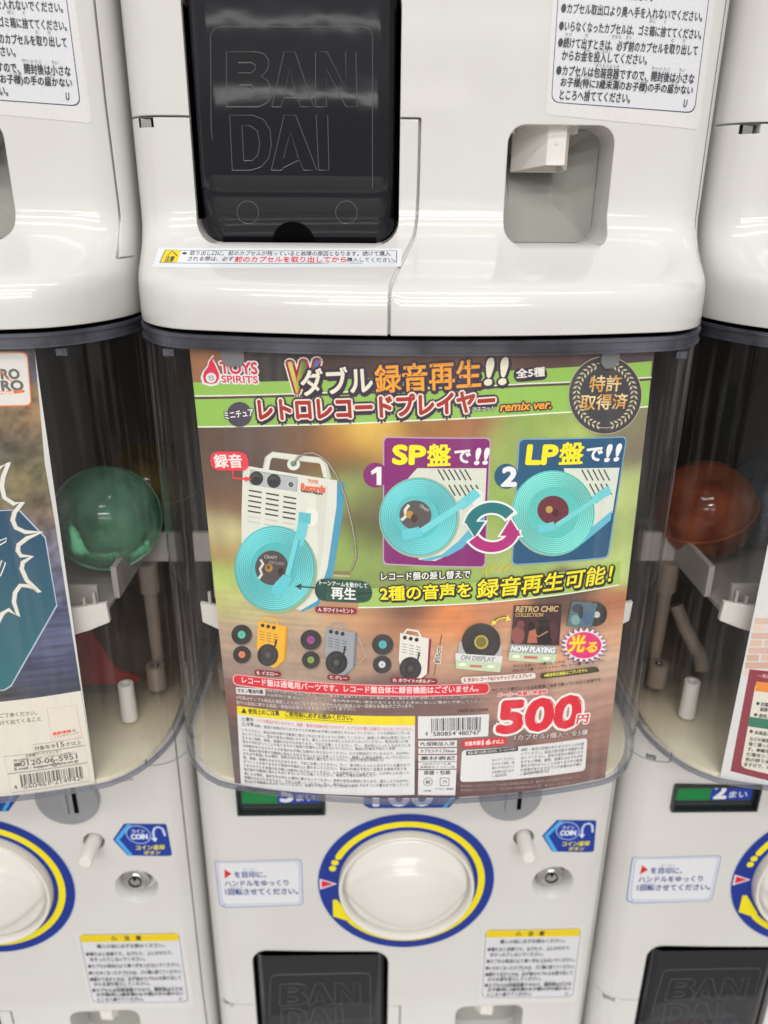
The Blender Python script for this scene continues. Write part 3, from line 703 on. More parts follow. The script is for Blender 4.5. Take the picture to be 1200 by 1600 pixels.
def build_case(root):
    bm = bmesh.new(); wall(bm, 0, ZC0+.003, ZC1-.0045, 6)
    case = from_bm('capsule_case', bm, CLEAR, root, smooth=True, sharp=60)
    bm = bmesh.new(); band(bm, -.0014, .0006, ZC0-.0004, ZC0+.0022, hw=.1475); from_bm('case_bottom_edge', bm, CLEAREDGE, case, smooth=True, sharp=40)
    bm = bmesh.new(); band(bm, -.0012, .0012, ZC1-.0052, ZC1+.0012, hw=.1475); band(bm, .0012, .0020, ZC1-.0056, ZC1-.0046, hw=.1475)
    band(bm, .0012, .0019, ZC1-.0004, ZC1+.0012, hw=.1475)
    from_bm('case_top_flange', bm, CLEARRIM, case, smooth=True, sharp=40)
    # floor, back and an added dark top plate
    bm = bmesh.new(); A = outline(-.0052, hw=.1475)
    A = [p for p in A if p[1] < .12]+[(.145, .12), (-.145, .12)]
    t = [bm.verts.new((x, y, ZC0+.0028)) for x, y in A]; b = [bm.verts.new((x, y, ZC0+.0002)) for x, y in A]
    bm.faces.new(t); bm.faces.new(b[::-1])
    for i in range(len(A)): bm.faces.new((t[i], b[i], b[(i+1) % len(A)], t[(i+1) % len(A)]))
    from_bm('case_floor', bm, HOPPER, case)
    bm = bmesh.new(); V = []
    prof = [(.070, ZC0+.0029), (.085, ZC0+.0042), (.098, ZC0+.009), (.112, ZC0+.020), (.123, ZC0+.036), (.130, ZC0+.060), (.132, ZC0+.085)]
    rows = [[bm.verts.new((x, y, z)) for x in (-.144, -.09, 0, .09, .144)] for y, z in prof]
    for a, b in zip(rows, rows[1:]):
        for i in range(4): bm.faces.new((a[i], a[i+1], b[i+1], b[i]))
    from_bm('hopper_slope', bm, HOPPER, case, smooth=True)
    bm = bmesh.new(); box(bm, -.1465, .1465, .1335, .1375, ZC0+.003, ZC1-.004); from_bm('back_panel', bm, BROWN, case)
    bm = bmesh.new(); A = [p for p in outline(-.0026, hw=.1475) if p[1] < .13]+[(.145, .133), (-.145, .133)]
    t = [bm.verts.new((x, y, ZC1)) for x, y in A]; b = [bm.verts.new((x, y, ZC1-.004)) for x, y in A]
    bm.faces.new(t); bm.faces.new(b[::-1])
    for i in range(len(A)): bm.faces.new((t[i], b[i], b[(i+1) % len(A)], t[(i+1) % len(A)]))
    from_bm('added_dark_plate', bm, BROWN, case)  # added dark plate; stops the white underside above from bouncing light
    # posts in the back, seen dark
    for x in (-.128, .128):
        bm = bmesh.new(); box(bm, x-.003, x+.003, .118, .124, .50, .60); from_bm('guide_rod', bm, BLACK, case)
    # clips under the flange
    for x in (-.1245, .1245):
        bm = bmesh.new(); y = Sy(x); box(bm, x-.0026, x+.0026, y-.0008, y+.0018, ZC1-.0100, ZC1-.0068); box(bm, x-.0012, x+.0012, y-.0014, y-.0006, ZC1-.0092, ZC1-.0074)
        from_bm('case_clip', bm, CLEARRIM, case)
    return case
def build_tray(root):
    # turntable tray with a front lip
    bm = bmesh.new(); z1 = .4640; xs = [-.1235+.247*i/24 for i in range(25)]
    def yl(x): return -.0656+.012+x*x/(2*RA)+.0045 + (.002*(max(0, abs(x)-.10)/.0235)**2)
    zb = lambda x: z1-.0190+.0060*max(0, (abs(x)-.085)/.0385)**2
    f = [bm.verts.new((x, yl(x), z1)) for x in xs]; g = [bm.verts.new((x, yl(x)+.0015, zb(x))) for x in xs]
    f2 = [bm.verts.new((x, yl(x)+.003, z1)) for x in xs]; g2 = [bm.verts.new((x, yl(x)+.0045, zb(x))) for x in xs]
    for i in range(24):
        bm.faces.new((f[i], f[i+1], g[i+1], g[i])); bm.faces.new((f2[i+1], f2[i], g2[i], g2[i+1])); bm.faces.new((f[i+1], f[i], f2[i], f2[i+1])); bm.faces.new((g[i], g[i+1], g2[i+1], g2[i]))
    bm.faces.new((f[0], g[0], g2[0], f2[0])); bm.faces.new((f[-1], f2[-1], g2[-1], g[-1]))
    tr = from_bm('capsule_tray', bm, WHITE2, root, smooth=True, sharp=40)
    bm = bmesh.new()                    # tray floor and side walls running back
    box(bm, -.118, .118, -.030, .125, .4500, .4525)
    for s in (-1, 1):
        prism(bm, [(s*.1180, .4520), (s*.1215, .4520), (s*.1215, .4725), (s*.1180, .4725)], .000, .060)
        box(bm, min(s*.1215, s*.1440), max(s*.1215, s*.1440), .052, .056, .4520, .4725)
        box(bm, min(s*.098, s*.116), max(s*.098, s*.116), -.020, -.0175, .4525, .4705)
        for q in (.1185, .1135):
            y = yl(q); box(bm, min(s*q, s*(q-.0016)), max(s*q, s*(q-.0016)), y+.0004, y+.0026, .4636, .4716 if q > .115 else .4690)
    from_bm('tray_frame', bm, WHITE_SHADED, tr)
    for s in (-1, 1):
        bm = bmesh.new(); c = (s*.1250, .050, 0)
        lathe(bm, [(.0068, .4520), (.0068, .4310), (.0048, .4300), (.0044, .3950), (.0040, .3780)], c, 20, axis='z')
        from_bm('tray_column', bm, TAN, tr, smooth=True, sharp=40)
        bm = bmesh.new(); c = (s*.1135, .012, 0)
        lathe(bm, [(.0055, .3560), (.0050, .3830), (.0028, .3832), (.0028, .3800)], c, 20, axis='z'); from_bm('screw_post', bm, WHITE2, tr, smooth=True, sharp=40)
        bm = bmesh.new(); c = (s*.1255, .040, 0)
        lathe(bm, [(.0068, .3620), (.0064, .3790), (.0030, .3792), (.0028, .3770)], c, 20, axis='z'); from_bm('screw_boss', bm, TAN, tr, smooth=True, sharp=40)
        bm = bmesh.new(); lathe(bm, [(.0001, .3785), (.0019, .3785), (.0017, .3800), (.0001, .3805)], c, 12, axis='z'); from_bm('screw', bm, METAL, tr)
    # red stirring vane and its arm
    bm = bmesh.new(); prism(bm, [(.060, .430), (.090, .418), (.1010, .392), (.1060, .384), (.1185, .3790), (.1180, .3765), (.060, .372)], .024, .0265)
    from_bm('red_vane', bm, REDP, tr)
    bm = bmesh.new(); tube(bm, [(-.115, .052, .418), (-.108, .045, .402), (-.100, .036, .388), (-.0985, .033, .378)], .0048, 10); from_bm('swing_arm', bm, TAN, tr, smooth=True, sharp=60)
    return tr
WHITE_SHADED = pm('shaded_white_plastic', (0.46, 0.42, 0.39, 1), 0.45, grain=0.08, bevel=0.0006)  # white plastic, its colour darkened for the shade inside the case
TAN = pm('tan_plastic', (0.25, 0.195, 0.16, 1), 0.45, grain=0.08)
def tree(o, parent=None):
    c = o.copy(); COL.objects.link(c)
    if parent: c.parent = parent
    for ch in o.children: tree(ch, c)
    return c

# ------------------------------------------------------------------ posters
def noise2(seed):
    rnd = random.Random(seed); G = {}
    def g(i, j):
        if (i, j) not in G: G[i, j] = rnd.random()
        return G[i, j]
    def f(x, y):
        i, j = math.floor(x), math.floor(y); a, b = x-i, y-j; a = a*a*(3-2*a); b = b*b*(3-2*b)
        return (g(i, j)*(1-a)+g(i+1, j)*a)*(1-b)+(g(i, j+1)*(1-a)+g(i+1, j+1)*a)*b
    return f
def photo_ground(sh, pts, uL, uR, v0, v1, streak, nu=110, nv=150, sig=(.0090, .0068), seed=3):
    """blurred printed photograph: control colours spread over the sheet"""
    CP = []
    for p in pts:
        u, v = sh.px(p[0], p[1]); s = p[3] if len(p) > 3 else sig
        CP.append((u, v, [lin(c) for c in p[2]], s[0], s[1]))
    nz = noise2(seed); nz2 = noise2(seed+1)
    V, C = [], []
    for j in range(nv+1):
        v = v0+(v1-v0)*j/nv
        for i in range(nu+1):
            a = uL(v)+(uR(v)-uL(v))*i/nu; W_ = 1e-9; c = [0, 0, 0]
            for (u, vv, col, su, sv) in CP:
                d = ((a-u)/su)**2+((v-vv)/sv)**2
                if d < 30:
                    w = math.exp(-d*.5)/(su*sv)*1e-5+1e-7/(1+d); W_ += w; c = [c[k]+col[k]*w for k in range(3)]
                else:
                    w = 1e-7/(1+d); W_ += w; c = [c[k]+col[k]*w for k in range(3)]
            f = streak(a, v, nz, nz2)
            V.append((a, v)); C.append((c[0]/W_*f, c[1]/W_*f, c[2]/W_*f, 1))
    o = len(sh.V)
    for (a, v) in V: sh.V.append(sh.place(a, v, 0))
    sh.C += C; m = nu+1
    for j in range(nv):
        for i in range(nu): q = o+j*m+i; sh.F.append((q, q+1, q+m+1, q+m))
ZP0, ZP1 = .3512, .6125
def sheet_backing(parent, uL, uR):
    """the paper itself: a thin sheet with a white back"""
    s = poster_sheet(0, 0.0); n = 60; V = []; F = []
    for w in (.00025, .00005):
        for v in (ZP0, ZP1):
            for i in range(n+1): V.append(s.place(uL(v)+(uR(v)-uL(v))*i/n, v, w))
    m = n+1
    for i in range(n):
        F += [(i, i+1, m+i+1, m+i), (2*m+i, 3*m+i, 3*m+i+1, 2*m+i+1), (i, 2*m+i, 2*m+i+1, i+1), (m+i, m+i+1, 3*m+i+1, 3*m+i)]
    F += [(0, m, 3*m, 2*m), (n, 2*m+n, 3*m+n, m+n)]
    me = bpy.data.meshes.new('paper'); me.from_pydata(V, [], F); return link('paper_back', me, PAPER, parent)
PAPER = pm('poster_paper', (0.72, 0.72, 0.70, 1), 0.6, grain=0.03)
def record(sh, cx, cy, rx, ry, base, ring, label, lr, n=5, rot=0):
    c0 = sh.px(cx, cy)
    def sheen(col):
        b = rgb(*col)
        def f(u, v):
            t = math.atan2(v-c0[1], u-c0[0]); d = math.hypot(u-c0[0], v-c0[1]); q = 1+.16*math.cos(2*(t-2.2))*min(1, d/.008)
            return (b[0]*q, b[1]*q, b[2]*q, 1)
        return f
    sh.ell(cx, cy, rx, ry, base, 44, rot=rot, colf=sheen(base))
    for i in range(n):
        f = .96-.42*i/n; sh.ell(cx, cy, rx*f, ry*f, ring, 40, rot=rot, colf=sheen(ring)); sh.ell(cx, cy, rx*f*.975, ry*f*.975, base, 40, rot=rot, colf=sheen(base))
    if label: sh.ell(cx, cy, lr, lr, label, 28)
def small_player(sh, bx, by, w, body, side, disc, dark=(45, 45, 48)):
    s = w/45
    P = lambda a, b: (bx+a*s, by+b*s)
    sh.line([P(8, 1), P(12, -5), P(28, -2.5), P(32, 6)], .0012, body)
    sh.poly([P(6, 2), P(47.5, 9.5), P(44, 59), P(30, 72), P(8, 60), P(2, 45)], side)
    sh.poly([P(2, 0), P(44, 8), P(41, 60), P(26, 72), P(6, 62), P(0, 40)], body)
    for i in range(3): sh.ell(*P(9+8.5*i, 7+1.6*i), 3.0*s, 3.0*s, dark, 14)
    for c in range(3):
        for r in range(4): sh.line([P(5+10*c, 16+2*c+4*r), P(12+10*c, 17.4+2*c+4*r)], .00028, dark)
    sh.ell(*P(17, 52), 16*s, 17*s, disc, 30); sh.ell(*P(17, 52), 11*s, 12*s, tuple(min(255, c+22) for c in disc), 24); sh.ell(*P(17, 52), 10.3*s, 11.3*s, disc, 24)
    sh.ell(*P(17, 52), 4*s, 4.3*s, tuple(min(255, c+35) for c in disc), 16)
    sh.line([P(30, 28), P(28, 38), P(22, 48)], .0010, dark)
def barcode(sh, tl, tr, bl, br, seed, col=(60, 60, 62)):
    rnd = random.Random(seed); x = 0.0; tot = 95
    L = lambda a, b, t: (a[0]+(b[0]-a[0])*t, a[1]+(b[1]-a[1])*t)
    while x < tot:
        w = rnd.choice((1, 1, 2, 3)); g = rnd.choice((1, 1, 2, 2))
        a, b = x/tot, min(1, (x+w)/tot)
        sh.lv += 0; sh.quad(L(tl, tr, a), L(tl, tr, b), L(bl, br, b), L(bl, br, a), col); sh.lv -= 1
        x += w+g
    sh.lv += 1
FILL = ['誤飲・窒息の危険がありますので３才未満のお子様には絶対に与えないでください。小さな部品がございますので、口の中に入れないでください。窒息などの危険があります。',
        '本来の用途以外には使用しないでください。部品の取付部や可動部に指などをはさまないように注意してください。破損した場合は使用しないでください。',
        '火のそばや高温になる場所、直射日光のあたる場所に置かないでください。変形や変色の原因になります。濡らしたり水の中に入れたりしないでください。',
        '電池は誤った使い方をすると発熱、破裂、液漏れのおそれがあります。下記に注意してください。万一、液が目に入ったときはすぐに大量の水で洗ってください。',
        '使用後は必ず保護者の方が片づけてください。色落ちや汚れがつくことがありますので家具や衣類の上に置かないでください。製品の仕様は予告なく変更する場合があります。']
def fill(n, i): 
    t = FILL[i % len(FILL)]; o = (i*13) % 30; return (t[o:]+FILL[(i+1) % len(FILL)])[:n]

def centre_poster(parent):
    uL = lambda v: -.1157+.0062*(ZP1-v)/(ZP1-ZP0); uR = lambda v: .1118+.0056*(ZP1-v)/(ZP1-ZP0)
    sh = poster_sheet(0)
    br, dk, gr, lg = (118, 88, 68), (62, 52, 50), (128, 158, 72), (172, 196, 120)
    pts = [(320, 560, (150, 105, 75)), (400, 575, (62, 52, 52)), (430, 555, (48, 44, 48)), (540, 560, (70, 50, 48)), (640, 560, (88, 62, 50)), (720, 560, (110, 78, 60)), (800, 560, (95, 65, 55)), (870, 560, (85, 62, 60)), (990, 556, (85, 70, 75)),
           (330, 690, (92, 74, 64)), (400, 690, (96, 80, 74)), (330, 745, (100, 82, 70)), (355, 790, (120, 88, 70)), (350, 830, (196, 190, 140)), (352, 860, (160, 128, 84)), (350, 905, (165, 190, 100)), (345, 935, (190, 185, 120)),
           (470, 685, (110, 86, 66)), (530, 690, (170, 110, 50)), (575, 672, (228, 196, 96)), (590, 690, (200, 150, 60)), (550, 720, (96, 74, 54)), (590, 780, (96, 80, 60)), (575, 840, (90, 84, 60)), (560, 760, (150, 168, 96)), (556, 860, (150, 176, 90)), (590, 890, (130, 150, 82)),
           (660, 672, (140, 100, 60)), (700, 675, (176, 120, 62)), (740, 668, (150, 90, 70)), (790, 690, (150, 170, 90)), (780, 780, (150, 176, 90)), (780, 870, (160, 180, 104)), (830, 668, (140, 165, 84)), (880, 690, (160, 180, 96)),
           (985, 700, (120, 104, 92)), (970, 690, (130, 130, 96)), (980, 760, (176, 190, 120)), (965, 830, (160, 176, 110)), (975, 880, (180, 196, 124)), (700, 890, (150, 176, 92)),
           (400, 940, (196, 190, 140)), (450, 955, (190, 165, 130)), (560, 960, (196, 150, 110)), (640, 955, (96, 66, 54)), (600, 975, (170, 120, 92)), (700, 970, (222, 132, 76)), (760, 960, (190, 128, 92)), (680, 990, (205, 145, 105)), (360, 990, (170, 148, 128)), (370, 1040, (160, 138, 124)), (460, 1000, (176, 150, 128)), (560, 1020, (170, 138, 116)), (480, 1050, (165, 142, 126)),
           (790, 1000, (200, 156, 126)), (890, 950, (96, 74, 66)), (880, 1000, (214, 160, 128)), (955, 990, (206, 160, 128)), (950, 950, (170, 110, 80)), (930, 1040, (200, 170, 150)), (700, 1030, (190, 150, 124)),
           (370, 1075, (122, 96, 90)), (370, 1100, (128, 76, 70)), (368, 1140, (96, 82, 82)), (372, 1200, (104, 92, 92)), (400, 1085, (120, 100, 98)), (600, 1090, (116, 92, 90)), (600, 1105, (110, 84, 82)), (700, 1095, (120, 92, 88)), (790, 1080, (160, 124, 112)), (940, 1090, (172, 132, 120)), (930, 1060, (182, 148, 130)),
           (930, 1150, (150, 110, 100)), (925, 1190, (124, 92, 86)), (800, 1225, (104, 74, 72)), (640, 1240, (90, 64, 64)), (500, 1238, (96, 74, 74)), (400, 1232, (100, 84, 84)), (720, 1150, (128, 96, 92))]
    mid = sh.px(650, 940)[1]
    def streak(a, v, n1, n2):
        f = 1+.10*(n1(a*260, v*260)-.5)
        if v < mid: f *= 1+.30*(n2(a*40+v*90, v*620)-.5)+.10*(n1(a*90, v*1700)-.5)
        else: f *= 1+.22*(n2(a*120, v*60)-.5)
        return f
    photo_ground(sh, pts, uL, uR, ZP0, ZP1, streak)
    po = sh.build('poster', parent, INK, 'colourful poster for recording record player toys')
    sheet_backing(po, uL, uR)
    L0 = lambda p: None
    # ---- title bands
    sh = poster_sheet(0); sh.level(2)
    eL, eR = lambda y: (0, y), 0
    def band(ps, col): 
        P = [sh.px(*p) for p in ps]; P = [(max(uL(v)+.00003, min(uR(v)-.00003, u)), v) for u, v in P]; sh.poly(P, col, uv=True)
    top = [(298, 597), (450, 595), (640, 588), (825, 577), (1018, 564)]; md = [(298, 619), (450, 616), (640, 608), (825, 600), (1018, 590)]; bt = [(303, 666), (450, 664), (640, 657), (860, 645), (1012, 635)]
    def between(a, b, da, db, col): band([(x, y+da) for x, y in a]+[(x, y+db) for x, y in b][::-1], col)
    between(top, bt, 0, 0, (142, 186, 84)); between(md, md, -1.8, .2, (226, 226, 210)); between(md, md, .2, 4.0, (88, 66, 60)); between(bt, bt, -1, 1.2, (226, 232, 210))
    sh.build('title_band', po)
    # ---- maker's logo
    sh = poster_sheet(0); sh.level(10); red = (214, 48, 78); wh = (222, 224, 222)
    fl = [(330, 600), (320, 597), (317.5, 588), (320, 580), (326, 572), (327, 566), (331, 560), (334, 557), (333, 563), (337, 570), (340, 577), (343, 584), (343, 591), (339, 598)]
    cx = sum(p[0] for p in fl)/len(fl); cy = sum(p[1] for p in fl)/len(fl)
    sh.poly([(cx+(x-cx)*1.24, cy+(y-cy)*1.16) for x, y in fl], wh); sh.poly(fl, red); sh.ell(330.5, 590, 8.2, 8, wh); sh.ell(330.5, 590, 6.8, 6.6, (214, 214, 214)); sh.line([(326, 589), (329, 587), (328.5, 593)], .0004, (90, 70, 80)); sh.line([(331, 587), (334, 588), (331.5, 590), (334.5, 592), (331, 594)], .0004, (90, 70, 80))
    sh.text('TOYS', 346, 583.2, 403, 584, 17.5, red, .055, out=.13, outc=wh); sh.text('SPIRITS', 347.5, 597, 403.5, 598.5, 10.5, red, .05, out=.22, outc=wh)
    sh.build('maker_logo', po)
    # ---- title
    sh = poster_sheet(0); sh.level(22); pur = (48, 30, 58); cr = (228, 222, 200); og = (240, 158, 38)
    ua = sh.px(446, 590)[0]; ub = sh.px(505, 590)[0]
    def wcol(u, v):
        t = (u-ua)/(ub-ua); st = [(0, (196, 160, 60)), (.18, (222, 206, 130)), (.35, (170, 160, 50)), (.5, (90, 130, 70)), (.68, (120, 80, 60)), (.85, (70, 120, 190)), (1, (90, 140, 210))]
        for (t0, c0), (t1, c1) in zip(st, st[1:]):
            if t <= t1: f = max(0, (t-t0)/(t1-t0)); return rgb(*[c0[k]+(c1[k]-c0[k])*f for k in range(3)])
        return rgb(*st[-1][1])
    sh.text('W', 452, 613, 498, 610, 46, (200, 180, 60), .035, shear=.12, out=.075, outc=(150, 34, 38), out2=.125, out2c=(226, 218, 210), colf=wcol)
    sh.text('ダブル', 473, 617.5, 583, 613, 41, cr, .030, out=.10, outc=pur, drop=(.03, -.09, pur))
    sh.text('録音再生', 588, 613.5, 751, 604, 43, og, .026, out=.09, outc=pur, drop=(.03, -.06, pur)); sh.text('!!', 757, 600.5, 789, 599, 40, cr, .05, out=.08, outc=pur, drop=(.03, -.06, pur), shear=.10)
    sh.text('レトロレコードプレイヤー', 407, 655, 772, 640.5, 32, (160, 34, 36), .052, out=.075, outc=(228, 214, 200), out2=.17, out2c=pur, drop=(.0, -.10, pur))
    sh.ell(375, 647, 19.5, 19.5, (74, 62, 82)); sh.text('ミニチュア', 353, 654.5, 398, 648.5, 10.5, (226, 226, 222), .035, out=.11, outc=pur)
    sh.quad((801, 576), (852, 571.5), (856, 592), (803, 597), pur, .5); sh.text('全5種', 806, 590.5, 850, 587, 14.5, (226, 224, 214), .035)
    sh.text('マスコット', 738, 642.5, 772, 640.5, 6.6, (226, 220, 214), .03, out=.12, outc=pur)
    sh.text('remix ver.', 781, 642, 860, 637.5, 12.5, og, .05, shear=.18, out=.16, outc=pur)
    sh.build('title_lettering', po)
    # ---- round badge
    sh = poster_sheet(0); sh.level(40)
    sh.ell(944.5, 617, 57.5, 61, (184, 176, 140), 60, rot=2); sh.ell(944.5, 617, 56.4, 59.9, (62, 60, 66), 60, rot=2)
    gd = (196, 186, 150)
    for s in (-1, 1):
        for i in range(17):
            a = R_(s*(18+i*9)); 
            for q, da in ((-1, .10), (1, .10)):
                bx, by = 944.5+45*math.sin(a)*s*s, 617-48.5*math.cos(a)
                aa = a+s*.13; tx, ty = 944.5+(45+q*6.2)*math.sin(aa), 617-(48.5+q*6.2)*math.cos(aa)
                mx, my = (bx+tx)/2, (by+ty)/2; nx, ny = -(ty-by), tx-bx; l = math.hypot(nx, ny) or 1; nx, ny = nx/l*1.7, ny/l*1.7
                sh.poly([(bx, by), (mx+nx, my+ny), (tx, ty), (mx-nx, my-ny)], gd); sh.lv -= 1
    sh.lv += 1
    sh.line([(944.5+48*math.sin(R_(a)), 617-51*math.cos(R_(a))) for a in range(-16, 17, 4)], .0003, gd); sh.line([(944.5+48*math.sin(R_(a)), 617-51*math.cos(R_(a))) for a in range(164, 197, 4)], .0003, gd)
    u0 = sh.px(905, 610)[0]; u1 = sh.px(980, 610)[0]
    def gold(u, v):
        t = (u-u0)/(u1-u0); f = .5+.5*math.sin(t*9+v*500); return rgb(205+30*f, 150+60*f, 70+90*f)
    sh.text('特許', 919, 612, 968, 610.5, 25, og, .018, colf=gold); sh.text('取得済', 904.5, 640.5, 977, 638, 24, og, .018, colf=gold)
    sh.build('patent_badge', po)
    # ---- big player at the left
    sh = poster_sheet(0); sh.level(4); wb = (216, 218, 206); aq = (70, 178, 184); aq2 = (128, 206, 206); ad = (52, 150, 172)
    sh.line([(415, 736), (419, 716), (426, 710), (500, 719), (507, 726), (513, 748)], .0032, (196, 198, 186)); sh.line([(416, 735), (421, 714), (428, 710), (498, 718), (504, 724), (509, 745)], .0022, wb)
    sh.ell(459, 725, 10, 9.5, wb); sh.ell(459, 724, 5, 4.6, (96, 150, 140))
    sh.poly([(527, 751), (539, 754), (536, 800), (521, 895), (498, 945), (470, 956), (505, 880)], (70, 150, 182))
    sh.poly([(380, 731), (390, 728), (527, 750), (526, 790), (512, 886), (496, 938), (470, 953), (430, 940), (378, 850), (378, 800)], wb)
    sh.poly([(493, 757), (512, 760), (506, 860), (492, 925), (480, 940), (497, 860)], (206, 208, 196))
    sh.poly([(392, 734), (464, 745), (466, 750), (464, 768), (391, 757), (389, 748)], (176, 180, 184)); sh.line([(391, 734), (465, 745.5), (464, 768)], .0003, (120, 124, 126))
    for c, r in (((401, 747), 10.8), ((428.5, 751), 10.8)): sh.ell(*c, r, r+.2, (58, 58, 58)); sh.ell(c[0]-1, c[1]-2, r*.6, r*.5, (74, 74, 74)); sh.ell(c[0], c[1]+2, r*.7, r*.45, (50, 50, 50))
    sh.ell(455, 756.5, 5.2, 5.2, (205, 205, 208)); sh.ell(455, 756.5, 4.2, 4.4, (92, 96, 100))
    for c, (x, y) in enumerate(((389.5, 765.5), (416.5, 770), (443.5, 775))):
        for r in range(5 + (c > 0)*0): sh.line([(x-r*.4, y+r*8), (x+20-r*.4, y+3.4+r*8)], .0008, (66, 64, 62))
        for r in range(5, 7): sh.line([(x-r*.4, y+r*8), (x+20-r*.4, y+3.4+r*8)], .0006, (196, 196, 184))
    sh.text('TOYS', 481, 753, 497, 755, 5, (224, 104, 70), .06); sh.text('Records', 471, 765, 508, 769, 10.5, (226, 98, 62), .07); sh.text('Record Players', 471, 768.5, 504, 773.5, 4.5, (70, 64, 60), .06)
    sh.ell(487, 808, 11, 15, (226, 226, 216))
    sh.ell(432, 890, 64, 68, (150, 170, 130), 48)
    record(sh, 430, 887, 62.5, 66.5, aq, aq2, None, 0, 9); sh.ell(429, 886, 36, 38.5, (84, 180, 182)); sh.ell(425.5, 886, 26, 27, (80, 72, 74)); 
    sh.line([(408, 873), (412, 880), (407, 888), (410, 896), (405, 903)], .0014, (206, 206, 200)); sh.text('CRAFT', 414, 871, 434, 873, 5, (170, 164, 160), .03); sh.text('RECORD', 422, 879, 445, 882, 4, (150, 144, 140), .02)
    sh.ell(421, 886, 6, 6.5, (170, 130, 60)); sh.ell(420, 885, 3, 3.4, (110, 80, 40)); sh.ell(440, 892, 5, 6, (58, 44, 40))
    sh.line([(476, 806), (472, 828), (466, 850)], .0052, (104, 200, 206)); sh.line([(477, 800), (476, 816)], .0062, (90, 186, 196)); sh.line([(466, 842), (451, 898)], .0034, (110, 206, 212)); sh.line([(469, 842), (455, 898)], .0008, (66, 160, 176)); sh.poly([(444, 896), (456, 902), (450, 918), (436, 931), (423, 922), (432, 908)], (98, 196, 208))
    ch = [(459, 723), (467, 713), (477, 708), (490, 707), (503, 713), (514, 723), (524, 738), (533, 757), (541, 779), (546, 800), (551, 822), (555, 845), (557, 867), (553, 882), (547, 892)]
    for a, b in zip(ch, ch[1:]):
        n = max(2, int(math.hypot(a[0]-b[0], a[1]-b[1])/3))
        for i in range(n): t = i/n; x, y = a[0]+(b[0]-a[0])*t, a[1]+(b[1]-a[1])*t; sh.ell(x, y, 2.0, 2.0, (104, 94, 80), 8); sh.lv -= 1; sh.ell(x-.3, y-.4, .95, .95, (216, 210, 196), 6); sh.lv -= 1
    sh.line([(522, 893), (548, 894)], .0010, (150, 100, 86)); sh.line([(522, 898), (547, 899)], .0007, (200, 180, 170))
    rd = (226, 62, 78)
    sh.quad((329, 704), (388, 705), (391, 735), (331, 734), rd, .5); sh.text('録音', 338, 730, 380.5, 729.5, 20.5, (236, 230, 226), .028)
    sh.line([(365, 733), (366, 746), (386, 747)], .0011, rd); sh.poly([(384, 743), (395, 747.5), (384, 751.5)], rd)
    gn = (34, 74, 64)
    sh.quad((493, 901), (581, 907), (583, 941), (492, 937), gn, .5); sh.text('トーンアームを動かして', 500, 912.5, 574, 917.5, 7.5, (222, 228, 222), .025); sh.text('再生', 518.5, 934, 556, 936, 18.5, (230, 232, 226), .03)
    sh.line([(494, 917), (470, 915)], .0008, gn); sh.poly([(472, 910), (462, 914.5), (471, 920)], gn)
    def pill(x0, y0, x1, y1, h, t, col=(134, 30, 46), tc=(232, 214, 212)):
        sh.quad((x0, y0-h), (x1, y1-h), (x1, y1), (x0, y0), col, .5); d = h*.62; sh.text(t, x0+h*.5, y0-h*.2, x1-h*.5, y1-h*.2, d, tc, .035)
    pill(493, 955.5, 558, 958.5, 10, 'A. ホワイト×ミント')
    sh.build('mint_player_picture', po)
    # ---- two panels
    sh = poster_sheet(0); sh.level(4); mp = (128, 28, 108); bp = (30, 82, 118); yl = (242, 226, 30)
    sh.quad((598.5, 681.5), (767, 683), (758.5, 886.5), (598, 881.5), (182, 150, 180), .05); sh.quad((600.5, 683.5), (765, 685), (756.5, 884.5), (600, 879.5), mp, .05)
    sh.ell(587, 742, 19.5, 19.5, mp); sh.poly([(579.5, 736), (589, 729), (596, 729), (596, 757.5), (588.5, 757.5), (588.5, 737.5), (581, 741.5)], (232, 228, 228))
    sh.poly([(635, 750), (652, 731), (760, 731), (757, 800), (710, 862), (680, 876), (655, 874), (600, 800)], (208, 212, 198)); sh.poly([(757, 798), (757, 818), (722, 856), (700, 868), (670, 876), (655, 874), (690, 866), (716, 845)], (90, 176, 200))
    for r in range(2):
        for i in range(6): x = 684+i*8.4+r*17; y = 733+r*24-i*0; sh.line([(x, y), (x+10, y+17)], .0007, (52, 54, 52)) if x < 748 else None
    sh.ell(655, 808, 63, 63, (150, 176, 150), 44); record(sh, 654, 807, 60.5, 60, aq, aq2, None, 0, 9); sh.ell(651, 806, 34, 33, (88, 184, 186)); sh.ell(649, 804, 25, 23, (84, 78, 78))
    sh.line([(639, 788), (633, 796), (634, 806), (627, 812)], .0016, (212, 212, 206)); sh.text('CRAFT', 655, 790, 668, 800, 4.5, (180, 176, 170), .03); sh.ell(640, 803, 6, 6, (176, 136, 66)); sh.ell(647, 809, 5, 7, (60, 46, 40))
    sh.ell(744, 776, 11, 13, (220, 224, 212)); sh.line([(746, 768), (734, 778), (718, 790)], .0052, (104, 200, 208)); sh.line([(728, 783), (658, 829)], .0033, (112, 206, 212)); sh.poly([(627, 828), (654, 822), (660, 836), (630, 843)], (98, 196, 206))
    sh.text('SP', 614.5, 723.5, 663, 724.5, 28, yl, .075); sh.text('盤', 668, 727, 703, 726, 33, yl, .032); sh.text('で', 710, 722.5, 734, 722, 19.5, (232, 228, 230), .05); sh.text('!!', 741, 724.5, 760, 724, 24, (232, 228, 230), .06, shear=.12)
    sh.level(34)
    sh.quad((809.5, 684.5), (979, 681), (950, 871), (798.5, 883), (120, 156, 182), .05); sh.quad((811.5, 686.5), (977, 683), (948, 869), (800.5, 880.5), bp, .05)
    sh.ell(791, 743.5, 19, 19.5, bp); sh.text('2', 783.5, 758, 804.5, 758, 28, (228, 230, 232), .07)
